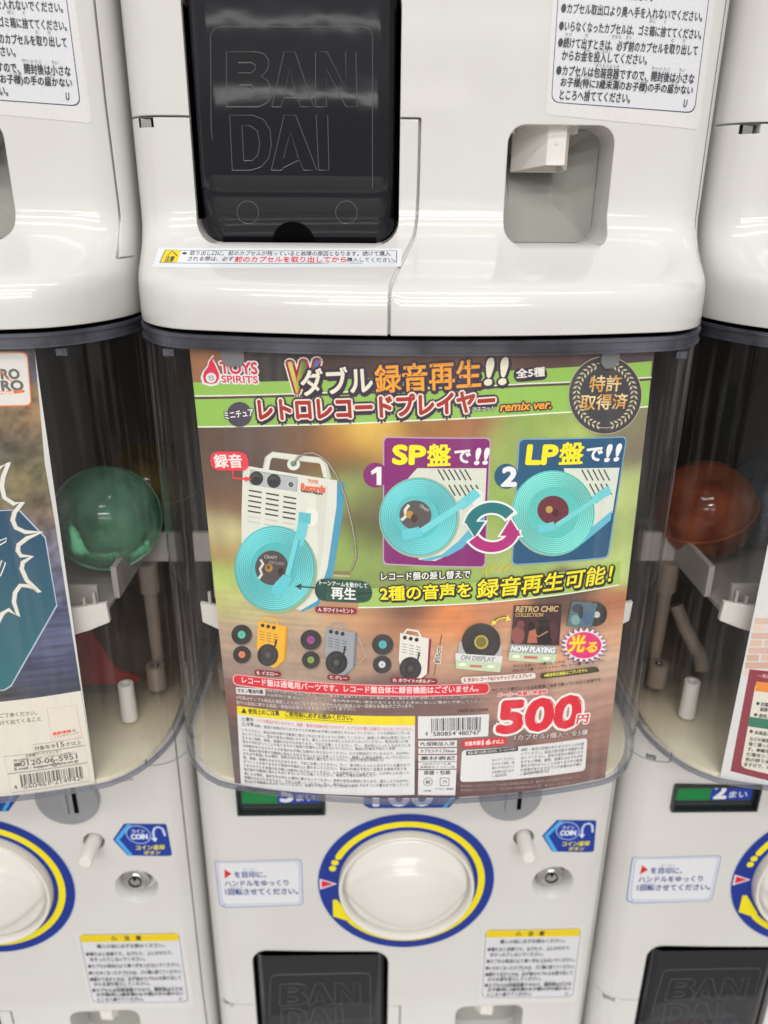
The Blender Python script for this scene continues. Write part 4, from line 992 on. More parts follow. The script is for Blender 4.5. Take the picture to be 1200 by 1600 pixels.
    sh.poly([(880, 731), (967, 730), (956, 800), (900, 850), (870, 866), (850, 864), (890, 780)], (210, 216, 202)); sh.poly([(955, 797), (953, 812), (910, 848), (880, 862), (862, 867), (885, 852), (920, 826)], (96, 180, 204))
    for r in range(2):
        for i in range(5): x = 908+i*8.6+r*12; y = 733+r*22; sh.line([(x, y), (x+9, y+17)], .0007, (60, 62, 60)) if x < 950 else None
    sh.ell(862, 802, 65, 66, (150, 180, 156), 44); record(sh, 864, 800, 64, 66, (80, 184, 178), (140, 212, 200), None, 0, 9, rot=-12); sh.ell(864, 799, 40, 40, (90, 188, 180)); sh.ell(863, 796, 24.5, 22.5, (104, 44, 58)); sh.ell(857, 795, 5.5, 5.5, (186, 150, 80)); sh.ell(867, 800, 5, 6, (70, 30, 34))
    sh.line([(952, 764), (938, 772), (926, 781)], .0050, (108, 200, 206)); sh.line([(934, 776), (868, 820)], .0028, (116, 204, 206)); sh.poly([(838, 820), (864, 814), (868, 826), (842, 832)], (104, 196, 204))
    sh.text('LP', 821.5, 723.5, 867, 723.5, 28, yl, .075); sh.text('盤', 872, 724.5, 908, 723, 33, yl, .032); sh.text('で', 914, 719.5, 938, 718.5, 20, (230, 232, 236), .05); sh.text('!!', 943, 720, 964, 718.5, 25, (230, 232, 236), .06, shear=.12)
    # exchange arrows
    sh.level(64); 
    def arc(r, w, a0, a1, col, ex=0):
        sh.line([(768+r*math.cos(R_(a)), 823+r*.88*math.sin(R_(a))) for a in range(a0, a1+1, 6)], w, col)
    arc(35, .0078, 186, 330, (226, 230, 226)); arc(35, .0078, 6, 150, (226, 230, 226)); 
    sh.poly([(722, 812), (762, 812), (742, 842)], (226, 230, 226)); sh.poly([(776, 838), (817, 838), (797, 806)], (226, 230, 226))
    arc(35, .0056, 190, 326, (26, 112, 118)); arc(35, .0056, 8, 146, (172, 34, 116)); sh.poly([(726, 814), (757, 814), (741, 838)], (26, 112, 118)); sh.poly([(781, 836), (813, 836), (797, 810)], (172, 34, 116))
    sh.build('exchange_panels', po)
    # ---- slogan
    sh = poster_sheet(0); sh.level(80); bk = (38, 34, 34)
    sh.poly([(560, 918), (700, 912), (860, 895), (968, 876), (966, 913), (880, 927), (760, 940), (560, 948)], (158, 190, 96)); sh.line([(560, 948), (660, 945), (760, 940), (880, 927), (966, 912.5)], .0007, (232, 234, 222))
    sh.text('レコード盤の差し替えで', 596, 905.5, 734, 901.5, 12.5, (230, 228, 222), .03, out=.13, outc=bk)
    sh.text('2種の音声を', 595, 937, 735, 931, 22.5, yl, .03, out=.09, outc=bk, drop=(.05, -.08, bk)); sh.text('録音再生可能！', 744, 933, 952, 908.5, 28.5, yl, .028, shear=.1, out=.085, outc=bk, drop=(.05, -.08, bk))
    for a, b in (((758, 893), (760, 885)), ((766, 892), (773, 880)), ((776, 892), (787, 879)), ((786, 891), (800, 879)), ((760, 899), (758, 889))): sh.line([a, b], .0008, (214, 186, 60))
    sh.build('slogan', po)
    # ---- colour variants
    sh = poster_sheet(0); sh.level(4); k = (52, 50, 52)
    for x, y, r, lc in ((378, 991, 16, (96, 186, 160)), (378.5, 1022, 14, (214, 128, 90)), (486, 999, 16.3, (150, 70, 140)), (486, 1030, 14, (130, 160, 80)), (598, 1006, 16.6, (80, 170, 180)), (597, 1037, 14.4, (200, 200, 206))):
        sh.ell(x+1, y+1.5, r+.6, r+.3, (132, 112, 100), 30); record(sh, x, y, r, r*.97, k, (70, 68, 70), lc, r*.38, 2); sh.ell(x, y, 1, 1, k, 8)
    small_player(sh, 402, 969, 46, (236, 176, 50), (206, 146, 36), (48, 46, 48)); small_player(sh, 508, 978, 48, (150, 154, 160), (116, 120, 126), (42, 42, 44)); small_player(sh, 623, 987, 48, (220, 218, 208), (134, 34, 70), (46, 44, 46))
    for x, y in ((452, 985), (560, 993)): sh.line([(x, y), (x+12, y+30), (x+2, y+40)], .0003, (196, 180, 166))
    def pill(x0, y0, x1, y1, h, t, col=(134, 30, 46), tc=(232, 214, 212)):
        sh.quad((x0, y0-h), (x1, y1-h), (x1, y1), (x0, y0), col, .5); sh.text(t, x0+h*.5, y0-h*.2, x1-h*.5, y1-h*.2, h*.62, tc, .035)
    pill(399, 1053, 440, 1056, 8.5, 'B. イエロー'); pill(512, 1060, 547, 1062, 8.5, 'C. グレー'); pill(610, 1064.5, 683, 1067, 8.8, 'D. ホワイト×ボルドー')
    sh.line([(690, 989), (677.5, 1053)], .0003, (40, 36, 36)); sh.text('約5cm', 687, 1034, 690, 1008, 8, (40, 36, 36), .03, out=.16, outc=(226, 210, 196))
    # light-up display
    st = (190, 206, 176)
    sh.poly([(717, 1000), (783, 1005), (783, 1026), (714, 1022)], (176, 172, 170)); record(sh, 751, 1001, 30, 29, (50, 46, 46), (66, 62, 62), (176, 160, 70), 11, 4); sh.ell(751, 1001, 8, 8, (120, 108, 50))
    sh.poly([(711, 1018), (784, 1023), (783, 1033), (711, 1028)], (214, 216, 214)); sh.poly([(711, 1028), (783, 1033), (780, 1048), (712, 1042)], st); sh.text('ON DISPLAY', 719, 1028, 771, 1031.5, 7, (150, 152, 154), .06); sh.quad((733, 1036), (752, 1037), (752, 1041), (733, 1040), (196, 120, 104), .2)
    for x, y in ((722, 1036), (766, 1039)): sh.ell(x, y, 6, 2.6, (232, 238, 206))
    sh.line([(769, 972), (777, 965), (787, 962), (794, 964)], .0014, (60, 56, 30)); sh.line([(770, 971), (778, 965), (787, 962.5), (793, 964)], .0008, (226, 216, 90)); sh.poly([(766, 975), (769, 966), (775, 972)], (226, 216, 90)); sh.poly([(797, 966), (789, 969), (791, 958)], (226, 216, 90))
    sh.poly([(802, 943.5), (876, 942), (872, 1006), (797, 1003)], (66, 40, 46)); sh.ell(808, 990, 10, 14, (140, 80, 74)); sh.ell(812, 974, 6, 7, (120, 66, 66)); sh.ell(862, 985, 7, 16, (84, 50, 54)); sh.ell(845, 998, 16, 7, (34, 26, 30))
    sh.ell(847, 970, 5.5, 5, (30, 26, 28)); sh.line([(838, 967), (857, 969)], .0009, (30, 26, 28)); sh.ell(846, 963.5, 4.6, 4, (30, 26, 28)); sh.ell(828, 976, 5.2, 6.5, (40, 26, 28)); sh.poly([(840, 976), (856, 974), (860, 1000), (836, 1002)], (28, 24, 28)); sh.poly([(825, 984), (835, 980), (838, 1002), (822, 1002)], (176, 104, 84)); sh.line([(828, 986), (840, 992), (854, 984)], .0009, (186, 116, 92))
    sh.text('RETRO CHIC', 804.5, 953.5, 869, 953, 8.5, (206, 178, 120), .04); sh.text('COLLECTION', 803.5, 961, 846, 961, 5.6, (190, 160, 100), .04)
    sh.poly([(795, 1004), (868, 1007), (868, 1020), (794, 1016)], (150, 158, 160)); sh.poly([(794, 1016), (868, 1020), (865, 1034), (793, 1029)], st); sh.text('NOW PLAYING', 797, 1014.5, 864, 1017.5, 8, (228, 230, 230), .06); sh.quad((817, 1022), (838, 1023), (838, 1027), (817, 1026), (200, 110, 96), .2)
    for x, y in ((805, 1023), (852, 1026)): sh.ell(x, y, 6, 2.6, (232, 238, 206))
    sh.ell(928, 957, 18, 19, (52, 48, 50)); sh.ell(930, 958, 5, 5, (190, 190, 196)); sh.poly([(892, 937), (931, 940), (922, 978), (883, 976)], (84, 110, 120)); sh.ell(900, 948, 9, 7, (60, 60, 76)); sh.ell(897, 966, 7, 8, (120, 160, 160)); sh.ell(915, 963, 6, 11, (70, 96, 130)); sh.ell(905, 956, 4, 8, (50, 60, 70))
    sp = []
    for i in range(44):
        a = i*2*math.pi/44; r = 1.0 if i % 2 else 1.34; sp.append((910+29*r*math.cos(a), 1006+22.5*r*math.sin(a)))
    sh.poly(sp, (96, 70, 120)); sp = [(910+(x-910)*.95, 1005.3+(y-1006)*.93) for x, y in sp]; sh.poly(sp, (226, 216, 222)); sh.ell(910, 1005.5, 27, 20.5, (218, 52, 118))
    sh.text('光', 885, 1016, 909, 1015, 25, (244, 222, 50), .03, out=.05, outc=(240, 120, 60)); sh.text('る', 913, 1016.5, 929, 1015.5, 14.5, (244, 222, 50), .03, out=.06, outc=(240, 120, 60))
    sh.text('ライト土台×1／三種プレート×2', 800, 1040.5, 880, 1033, 5, (56, 44, 40), .02); sh.text('LPレコード盤・ジャケット×1／SPレコード盤・ジャケット×1', 800, 1047.5, 940, 1031.5, 5, (56, 44, 40), .02)
    sh.quad((843, 1049), (930, 1038.5), (935, 1046.5), (843, 1057.5), (66, 60, 40), .5); sh.text('※録音再生機能はございません', 848, 1055, 915, 1046.5, 5.4, (214, 206, 90), .03)
    sh.quad((719, 1055), (834, 1047.5), (836, 1057), (720, 1065), (224, 214, 208), .5); sh.text('E. 光る!レコード&ジャケットディスプレイ', 724, 1062.5, 829, 1055, 6.2, (140, 40, 50), .035)
    sh.text('※レコード盤のシールはお客様ご自身で貼っていただく仕様です。', 768, 1077.5, 938, 1061, 5.4, (60, 48, 46), .02)
    sh.build('variant_pictures', po)
    # ---- notices
    sh = poster_sheet(0); sh.level(4); rr = (212, 44, 60)
    sh.quad((364, 1052), (765, 1065.5), (765, 1083.5), (364, 1069.5), (232, 180, 180), .5); sh.quad((365.5, 1053.3), (763.5, 1066.7), (763.5, 1082.3), (365.5, 1068.2), rr, .5)
    sh.text('レコード盤は通電用パーツです。レコード盤自体に録音機能はございません。', 379, 1066.5, 747, 1079.8, 10.6, (240, 214, 214), .022)
    sh.quad((369, 1073), (415, 1075.5), (415, 1086), (370, 1083.5), (214, 212, 210)); sh.text('ボタン電池内蔵', 372, 1081.5, 412, 1083.8, 6.5, (50, 46, 46), .03)
    lt = (206, 196, 192); dkk = (58, 44, 44)
    sh.text('※電池を交換する際は必ず新しいボタン電池をご使用ください。古い電池と新しい電池を混ぜて使用しないでください。(LR41×3)', 418, 1080.5, 740, 1090, 4.6, lt, .02, out=.10, outc=dkk, cut=False)
    sh.text('※出荷時の電池はテスト用です。電池寿命が短い場合がありますのでお早めに新しい電池と交換してください。', 418, 1086.8, 764, 1095.5, 4.6, lt, .02, out=.10, outc=dkk, cut=False)
    sh.text('※写真はサンプル商品を撮影したものになります。カプセル内の製品とは一部異なる場合がございます。', 370, 1091.3, 646, 1105, 5.6, lt, .012, cut=False); sh.text('若干の塗装に関する返品・返金はお受けできませんのでご了承下さい。', 370, 1099.3, 556, 1110, 5.6, lt, .012, cut=False)
    sh.text('MADE IN CHINA', 715, 1112, 763, 1110, 4.6, (52, 40, 40), .02)
    sh.build('notice_text', po)
    sh = poster_sheet(0); sh.level(4); kk = (84, 84, 86)
    sh.quad((370.5, 1102), (648.5, 1118), (647.5, 1241), (377, 1227), (216, 216, 216)); sh.quad((370.5, 1102), (648.5, 1118), (648.5, 1132.5), (371.3, 1115.3), (232, 212, 20))
    sh.poly([(377, 1113), (386, 1113.8), (381.5, 1105.5)], (58, 54, 30)); sh.text('使用上のご注意', 389, 1114.3, 437, 1117.5, 8, (58, 54, 30), .03, cut=False); sh.text('ご使用前に必ずお読みください。', 446, 1118, 551, 1125, 8, (58, 54, 30), .03, cut=False); sh.line([(446, 1120), (550, 1127)], .0003, (58, 54, 30))
    sh.text('⚠警告', 378, 1125.8, 397, 1127, 6, (90, 60, 60), .02, cut=False); sh.text('小さな部品がありますので、誤飲・窒息の危険がありますので、小さなお子様には絶対に与えないでください。', 402, 1127.3, 645, 1141, 5.4, (214, 96, 104), .012, cut=False)
    sh.text('⚠注意', 378.5, 1133.2, 397, 1134.3, 6, (80, 80, 80), .02, cut=False)
    for i in range(15):
        y = 1134+i*6.15; x0 = 378.5+i*.32; 
        a = x0+20 if i == 0 else x0; e = [640, 641, 638, 642, 618, 640, 641, 600, 641, 636, 640, 588, 641, 640, 560][i]
        sh.text(fill(int((e-a)/5.0), i), a, y+1.5, e-i*.1, y+1.5+(e-a)*.046, 4.7, kk, .008, cut=False)
    sh.build('caution_panel', po)
    sh = poster_sheet(0); sh.level(4); wht = (216, 216, 216)
    sh.quad((653, 1118.5), (764, 1115), (762.5, 1149.5), (653, 1153.5), wht); barcode(sh, (673.5, 1122), (751, 1119.5), (674, 1145), (750.5, 1142), 5)
    sh.text('4', 664, 1149, 668, 1149, 6.5, kk, .03); sh.quad((675, 1141.5), (712.5, 1140.5), (712.5, 1149), (675, 1150), wht); sh.quad((714.5, 1140.5), (749.5, 1139.5), (749.5, 1148), (714.5, 1149), wht); sh.text('580854', 676.5, 1149.3, 711.5, 1148.2, 6.5, (66, 66, 68), .03); sh.text('480747', 715.5, 1148, 748.5, 1147, 6.5, (66, 66, 68), .03)
    for (y0, y1, t) in ((1156.5, 1166.5, 'PL保険加入済'), (1168.5, 1177, 'カプセルサイズ65mm'), (1179, 1189, '素材表記')):
        sh.quad((653.5, y0), (714, y0-.5), (713.5, y1-.5), (653.5, y1), wht); sh.text(t, 657, y1-2, 710, y1-2.4, (y1-y0)*.62, (60, 60, 62), .03)
    sh.quad((653.5, 1190), (713.5, 1189.5), (713, 1200), (653.5, 1200.5), wht); sh.text('ABS,PS,スチール,銅', 660, 1194.5, 704, 1194.2, 3.6, kk, .02, cut=False); sh.text('金属部分,ナイロン,他', 656, 1199.2, 710, 1198.8, 3.6, kk, .02, cut=False)
    sh.quad((653.5, 1202), (713, 1201.5), (711, 1241.5), (653, 1241), wht); sh.text('容器・包装', 662, 1209.5, 703, 1209, 6.6, (60, 60, 62), .03)
    for cx, n in ((668.5, '紙'), (694.5, 'プラ')):
        if n == '紙': sh.ell(cx, 1220.5, 7.2, 6.6, kk, 24); sh.ell(cx, 1220.5, 6.2, 5.6, wht, 24)
        else: sh.quad((cx-7.5, 1214), (cx+7.5, 1214), (cx+7.5, 1227), (cx-7.5, 1227), kk, .2); sh.quad((cx-6.5, 1215), (cx+6.5, 1215), (cx+6.5, 1226), (cx-6.5, 1226), wht, .2)
        sh.text(n, cx-3.6, 1223.5, cx+3.6, 1223.5, 5.6, kk, .03)
    sh.text('POP台紙', 662, 1236, 673, 1236, 3.2, kk, .02, cut=False); sh.text('カプセル・個装袋', 680, 1233, 708, 1233, 3.2, kk, .02, cut=False)
    sh.build('barcode_panel', po)
    sh = poster_sheet(0); sh.level(4); rp = (212, 34, 54)
    sh.text('500', 778, 1143.5, 902, 1132.5, 46, rp, .085, out=.075, outc=(228, 226, 224)); sh.text('円', 900, 1130, 917, 1128.5, 13, rp, .05, out=.14, outc=(228, 226, 224))
    sh.text('メーカー希望小売価格', 777, 1088.5, 854, 1082.5, 6.4, rp, .04, out=.12, outc=(228, 214, 208)); sh.text('1カプセル1個入・全5種', 803, 1156, 917, 1147.3, 9, (216, 206, 200), .02, out=.11, outc=(60, 46, 44))
    sh.quad((721.5, 1155.5), (792, 1150.5), (792, 1162.5), (722, 1168), rp, .5); sh.text('対象年齢', 726, 1165, 751, 1163, 7, (232, 214, 212), .03); sh.text('16', 753, 1163.3, 766, 1162.3, 7.5, (232, 214, 212), .07); sh.text('才以上', 768, 1161.8, 787, 1160.3, 6.4, (232, 214, 212), .03)
    sh.quad((721.5, 1171), (917, 1152), (913.5, 1203), (718.5, 1221), (216, 216, 216), .12)
    sh.quad((728, 1172.5), (809, 1165.5), (809, 1172.3), (728, 1179.5), (50, 50, 52), .1); sh.text('製品に関するお問い合わせは、ホームページまで', 731, 1178, 806, 1171.2, 4.6, (200, 200, 200), .02, cut=False)
    for i in range(5): sh.text(fill(8, i+2), 768, 1189+i*6.3, 803-(i == 4)*12, 1186+i*6.3, 4.4, kk, .01, cut=False)
    for i in range(7): sh.text(fill(19, i), 813.5-i*.2, 1172+i*6.3+1, 911-i*.6-(i == 6)*50, 1163.5+i*6.3+(i == 6)*4, 4.8, kk, .01, cut=False)
    for i, y in enumerate((1229, 1235.5)): sh.text('株式会社トイズスピリッツ　〒110-0015 東京都台東区東上野　◆お問い合わせ時間／平日10:00～17:00', 719, y, 905+i*20, y-15-i*2, 4.2, (160, 140, 136), .01, cut=False)
    sh.build('price_panel', po)
    # clips holding the top edge and the clear tape
    for x0, x1 in ((347, 383), (938, 966)):
        s = poster_sheet(0, .0022); a = s.px(x0, 545)[0]; b = s.px(x1, 545)[0]; V = []; F = []
        bm = bmesh.new(); N_ = 6
        for (u0, u1, v) in ((a, b, ZP1), (a, b, .6070), (a+.001, b-.001, .6050), (a+.0022, b-.0022, .6028)):
            pass
        prof = [(a, b, ZP1), (a, b, .6062), (a+.0012, b-.0012, .6042), (a+.0026, b-.0026, .6030)]
        fr = [[bm.verts.new(s.place(u0+(u1-u0)*i/N_, v, 0)) for i in range(N_+1)] for u0, u1, v in prof]; bk_ = [[bm.verts.new(s.place(u0+(u1-u0)*i/N_, v, -.001)) for i in range(N_+1)] for u0, u1, v in prof]
        for A, B in zip(fr, fr[1:]):
            for i in range(N_): bm.faces.new((A[i], A[i+1], B[i+1], B[i]))
        for A, B in zip(bk_, bk_[1:]):
            for i in range(N_): bm.faces.new((A[i], B[i], B[i+1], A[i+1]))
        for i in range(N_): bm.faces.new((fr[-1][i], fr[-1][i+1], bk_[-1][i+1], bk_[-1][i]))
        from_bm('poster_clip', bm, CLIPM, po)
    return po
CLIPM = pm('translucent_clip', (0.20, 0.20, 0.21, 1), 0.3, grain=.1)

def side_sheet(k):
    s = poster_sheet(k); f = s.px
    def g(a, b):
        u, v = f(a, b); return (max(-.1150, min(.1148, u)), max(ZP0+.0001, min(ZP1-.0001, v)))
    s.px = g; return s
def left_poster(parent):
    uL = lambda v: -.1150; uR = lambda v: sR(v)
    sh = side_sheet(-1)
    ed = [sh.px(*p) for p in ((54, 545), (70, 724), (86, 816), (112, 985), (127, 1080), (150, 1228))]; ed = sorted(ed, key=lambda e: e[1])
    def sR(v):
        if v <= ed[0][1]: return ed[0][0]
        for (u0, v0), (u1, v1) in zip(ed, ed[1:]):
            if v <= v1: return u0+(u1-u0)*(v-v0)/(v1-v0)
        return ed[-1][0]
    pts = [(45, 560, (74, 76, 86)), (20, 560, (70, 72, 84)), (-200, 700, (80, 80, 80), (.06, .06)), (20, 645, (104, 90, 70)), (50, 640, (150, 118, 80)), (60, 660, (140, 112, 78)), (10, 670, (120, 98, 72)), (30, 690, (64, 62, 58)), (60, 705, (110, 100, 76)), (10, 700, (62, 60, 60)), (25, 740, (116, 106, 72)), (55, 750, (100, 94, 66)), (65, 780, (60, 58, 56)), (45, 775, (124, 112, 76)), (78, 800, (128, 104, 80)), (60, 820, (92, 84, 90)), (80, 850, (110, 108, 126)), (95, 920, (92, 92, 116)), (100, 960, (70, 76, 110)), (90, 990, (86, 90, 120)), (70, 1010, (80, 84, 116)), (110, 1030, (64, 68, 98)), (50, 1050, (62, 66, 90)), (100, 1070, (58, 60, 78)), (10, 1085, (66, 64, 72)), (-100, 900, (60, 80, 100), (.05, .05)), (-100, 1150, (60, 80, 100), (.05, .05))]
    def streak(a, v, n1, n2):
        hz = sh.px(60, 950)[1]
        return 1+.9*(n1(a*330, v*330)-.5)+.4*(n2(a*900, v*900)-.5) if v > hz else 1+.9*(n2(a*70, v*900)-.5)
    photo_ground(sh, pts, uL, uR, ZP0, ZP1, streak, 150, 200, (.007, .006), seed=9)
    po = sh.build('poster', parent, INK, 'poster with navy badge over rocks and water'); sheet_backing(po, uL, uR)
    sh = side_sheet(-1); sh.level(4); tl_ = (28, 84, 104)
    C = [(-140, 800), (29, 797), (70, 840), (88, 945), (31, 1045), (17, 1070), (6, 1077), (-140, 1078)]
    cx, cy = -20, 935
    sh.poly([(x+(1.6 if x > cx else -1.6), y+(1.4 if y > cy else -1.4)) for x, y in C], (176, 190, 206)); 
    v_hi = sh.px(30, 800)[1]; v_lo = sh.px(30, 1070)[1]
    sh.poly(C, tl_, colf=lambda u, v: rgb(*[a+(b-a)*max(0, min(1, (v-v_lo)/(v_hi-v_lo))) for a, b in zip((42, 104, 112), (22, 66, 96))]))
    B = [(-60, 700), (0, 731), (14, 722), (5, 745), (3, 760), (7, 777), (22, 787), (36, 784), (23, 800), (20, 812), (25, 824), (40, 831), (65, 831), (43, 840), (29, 851), (28, 860), (33, 868), (50, 869), (36, 878), (34, 888), (42, 906), (62, 925), (45, 915), (32, 914), (24, 925), (22, 940), (29, 962), (14, 952), (4, 958), (-4, 975), (-60, 990)]
    sh.line(B, .0028, (110, 110, 112)); sh.line(B, .0021, (218, 216, 206))
    sh.line([(-30, 850), (0, 844), (11, 840), (9, 846), (-2, 852)], .0006, (222, 222, 216)); sh.line([(-5, 900), (3, 875), (9, 879), (2, 897), (-5, 906)], .0006, (222, 222, 216))
    sh.build('navy_badge', po)
    sh = side_sheet(-1); sh.level(4)
    sh.quad((-70, 547), (43, 549.5), (50, 634), (-70, 636), (226, 128, 80), .1); sh.quad((-68.5, 549.5), (41.2, 551.8), (48, 631.8), (-68, 634), (214, 210, 206), .1)
    g = (92, 98, 92)
    sh.text('RO', 3, 592, 31, 591.5, 15, g, .07); sh.text('RO', 4, 610, 37, 609, 15, g, .07); sh.line([(0, 578), (10, 590), (20, 596)], .0005, (226, 110, 60)); sh.quad((-40, 614), (38, 608.5), (39, 613), (-40, 622), (222, 120, 62), .5); sh.text('ction', 0, 617, 22, 615.5, 6, (230, 224, 216), .05)
    sh.build('logo_card', po)
    sh = side_sheet(-1); sh.level(4); ow = (214, 208, 196)
    v0 = ZP0+.0001
    P = [sh.px(-60, 1106), sh.px(-10, 1097), sh.px(60, 1089), sh.px(127, 1078.5)]; P[-1] = (sR(P[-1][1])-.0001, P[-1][1]); P = [(-.1149, P[0][1])]+P
    sh.poly(P+[(sR(v0)-.0001, v0), (-.1149, v0)], ow, uv=True); k = (100, 98, 94)
    def frame(tl, tr, br, bl, c=(110, 106, 102), w=.00025): sh.line([tl, tr, br, bl], w, c, closed=True)
    frame((74, 1107), (119, 1101), (128, 1149), (81, 1156), (214, 150, 130), .0003)
    sh.text('最新情報', 83, 1148.5, 112, 1143.5, 4.6, (226, 84, 60), .05); sh.text('は', 114, 1143, 119, 1142, 4.4, k, .03); sh.text('こちらをチェック！', 85, 1152.5, 124, 1146, 3.6, k, .01, cut=False)
    sh.text('ご了承ください。', 1, 1121, 58, 1115.8, 6.6, k, .02); sh.text('けて出てくること', 1, 1132.5, 65, 1125.5, 7, k, .02)
    frame((50.5, 1163), (130, 1151.5), (132.5, 1163.5), (53, 1175)); sh.text('対象年令', 54.5, 1172.5, 88, 1167.8, 7, k, .02); sh.text('15', 90, 1167.3, 101, 1165.6, 8, k, .03); sh.text('才以上', 103, 1165.5, 127.5, 1161.8, 6.6, k, .02)
    frame((6, 1181.5), (132, 1164.2), (136.5, 1190), (12, 1207.8)); sh.text('お客様サービスセンター', 41, 1182.5, 97, 1174.8, 4.6, k, .02, cut=False); sh.text('受付時間／10:00～17:00(土日祝除く)', 22, 1190.5, 120, 1176.8, 4.6, k, .01, cut=False)
    sh.text('0120-06-5951', 33, 1196.5, 121, 1184.3, 8, k, .035); sh.quad((22, 1192), (32, 1190.6), (32.5, 1196), (22.5, 1197.4), k, .2); sh.text('E-mail : support@fans.co.jp', 24, 1204.5, 123, 1190.8, 6, k, .035, cut=False)
    frame((12.5, 1209), (137, 1191), (141, 1219), (17.5, 1237.5)); barcode(sh, (31, 1210), (129, 1196), (34, 1230), (131.5, 1215.5), 11, (96, 94, 92)); sh.quad((36, 1225.5), (78, 1219.5), (79, 1228), (37, 1234), ow); sh.quad((84, 1218.7), (126, 1212.5), (127, 1221), (85, 1227), ow)
    sh.text('4', 23, 1232.5, 28, 1231.8, 6.5, k, .02); sh.text('560461', 38, 1231.5, 78, 1225.8, 6.8, k, .02); sh.text('214942', 86, 1224.5, 126, 1218.5, 6.8, k, .02)
    sh.build('information_panel', po)
    return po

def right_poster(parent):
    sh = side_sheet(1)
    ed = sorted([sh.px(*p) for p in ((1179, 540), (1175, 640), (1174, 780), (1173, 890), (1160, 957), (1141, 1080), (1115, 1212))], key=lambda e: e[1])
    def uL(v):
        if v <= ed[0][1]: return ed[0][0]
        for (u0, v0), (u1, v1) in zip(ed, ed[1:]):
            if v <= v1: return u0+(u1-u0)*(v-v0)/(v1-v0)
        return ed[-1][0]
    uR = lambda v: .1150
    pts = [(1190, 560, (190, 180, 176)), (1190, 640, (176, 164, 160)), (1185, 720, (186, 176, 170)), (1190, 800, (196, 188, 180)), (1190, 900, (206, 198, 190)), (1180, 960, (212, 204, 196)), (1150, 1100, (208, 204, 198)), (1125, 1200, (206, 202, 196)), (1250, 700, (186, 180, 176), (.03, .05)), (1300, 1000, (200, 180, 170), (.05, .05))]
    photo_ground(sh, pts, uL, uR, ZP0, ZP1, lambda a, v, n1, n2: 1+.14*(n1(a*420, v*30)-.5), 60, 80, (.01, .01), seed=5)
    po = sh.build('poster', parent, INK, 'pale poster with brick print and maroon panel'); sheet_backing(po, uL, uR)
    sh = side_sheet(1); sh.level(3)
    sh.poly([(1190, 850), (1199, 800), (1400, 800), (1400, 1300), (1120, 1225), (1123, 1210), (1150, 1080), (1172, 975)], (206, 206, 206))
    rnd = random.Random(2)
    for j in range(8):
        y = 965+j*11.5
        for i in range(5):
            x = 1178-j*2.6+i*44-(j % 2)*20; c = rnd.choice(((206, 176, 160), (196, 160, 142), (214, 190, 176), (202, 168, 156))); x0 = max(x, 1179-j*2.4)
            if x+40 > x0+6: sh.quad((x0, y), (x+41, y), (x+40, y+10), (x0-1, y+10), c, .1); sh.lv -= 1
    sh.lv += 1
    mr = (132, 44, 60)
    sh.poly([(1171, 1045), (1400, 1060), (1380, 1260), (1240, 1228), (1141, 1204), (1155, 1130)], mr); sh.quad((1181, 1064), (1380, 1082), (1360, 1240), (1157, 1198), (212, 208, 196), .06)
    sh.quad((1182, 1064), (1380, 1082), (1378, 1096), (1179, 1079), (220, 132, 44)); sh.quad((1171, 1119), (1375, 1140), (1372, 1156), (1168, 1134), (38, 112, 88))
    k = (70, 66, 64)
    sh.text('～製品に関する', 1184, 1058, 1230, 1061, 6, (206, 160, 150), .02)
    sh.ell(1184, 1098.5, 2.8, 2.6, k); sh.text('対象年令は十五才以上', 1188, 1103, 1250, 1108, 7, k, .03); sh.text('誤飲にご注意ください', 1187, 1110.5, 1248, 1116, 6.4, k, .03); sh.ell(1180.5, 1116, 2.8, 2.6, k); sh.text('使用上のご注意です', 1185, 1120.5, 1240, 1126, 6.4, k, .03)
    sh.ell(1173.5, 1142, 2.8, 2.6, k); sh.text('本商品を飾るとき', 1178, 1146.5, 1230, 1152, 6.2, k, .03)
    for i, t in enumerate(('などの破損の原因になる', '強く握ったりしないで', 'す。●輪を締めたまま', 'た場合シンナー等で', '色の移り染みになり', 'ますので、あらかじめ')): sh.text(t, 1170.5-i*1.7, 1156+i*8, 1240-i*1.7, 1164+i*8, 6, k, .03)
    sh.build('maroon_panel', po)
    return po

# ------------------------------------------------------------------ the machines
proto = empty('capsule_machine', (0, FY, Z0L), 'white capsule machine with the record player toy poster, middle of the lower row', 'vending machine', 'capsule machines stacked side by side in two rows')
b = build_body(); b.parent = proto
build_shutter(proto); build_coin_return(proto); build_dial(proto); build_small(proto); build_stickers(proto)
upper = tree(proto); upper.name = 'capsule_machine'; upper.location = (0, FY, Z0U)
upper['label'] = 'white capsule machine with large black shutter, directly above the record player poster'
def neighbour(src, k, lab):
    c = tree(src); c.location = (k*PITCHX, FY, src.location.z); c['label'] = lab; return c
UL = neighbour(upper, -1, 'white capsule machine above the navy badge poster, cut by the left picture edge')
UR = neighbour(upper, 1, 'white capsule machine above the pale brick poster, cut by the right picture edge')
LL = neighbour(proto, -1, 'white capsule machine with navy badge poster and green capsule, lower left')
LR = neighbour(proto, 1, 'white capsule machine with pale brick poster and price window reading 2, lower right')
for c in list(UR.children):
    if c.name.startswith('ledge_notice_sticker'): bpy.data.objects.remove(c)
ledge_sticker(UR, .0125)
build_display(proto, '5'); build_display(LR, '2')
for m in (LL, UL, UR, upper): build_display(m, '5')
for m in (proto, LL, LR): build_case(m) if m is proto else None
case0 = [c for c in proto.children if c.name.startswith('capsule_case')][0]
tray0 = build_tray(proto)
cases = {proto: case0}
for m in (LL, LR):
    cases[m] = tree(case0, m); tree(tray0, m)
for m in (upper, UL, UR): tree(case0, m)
centre_poster(proto); left_poster(LL); right_poster(LR)

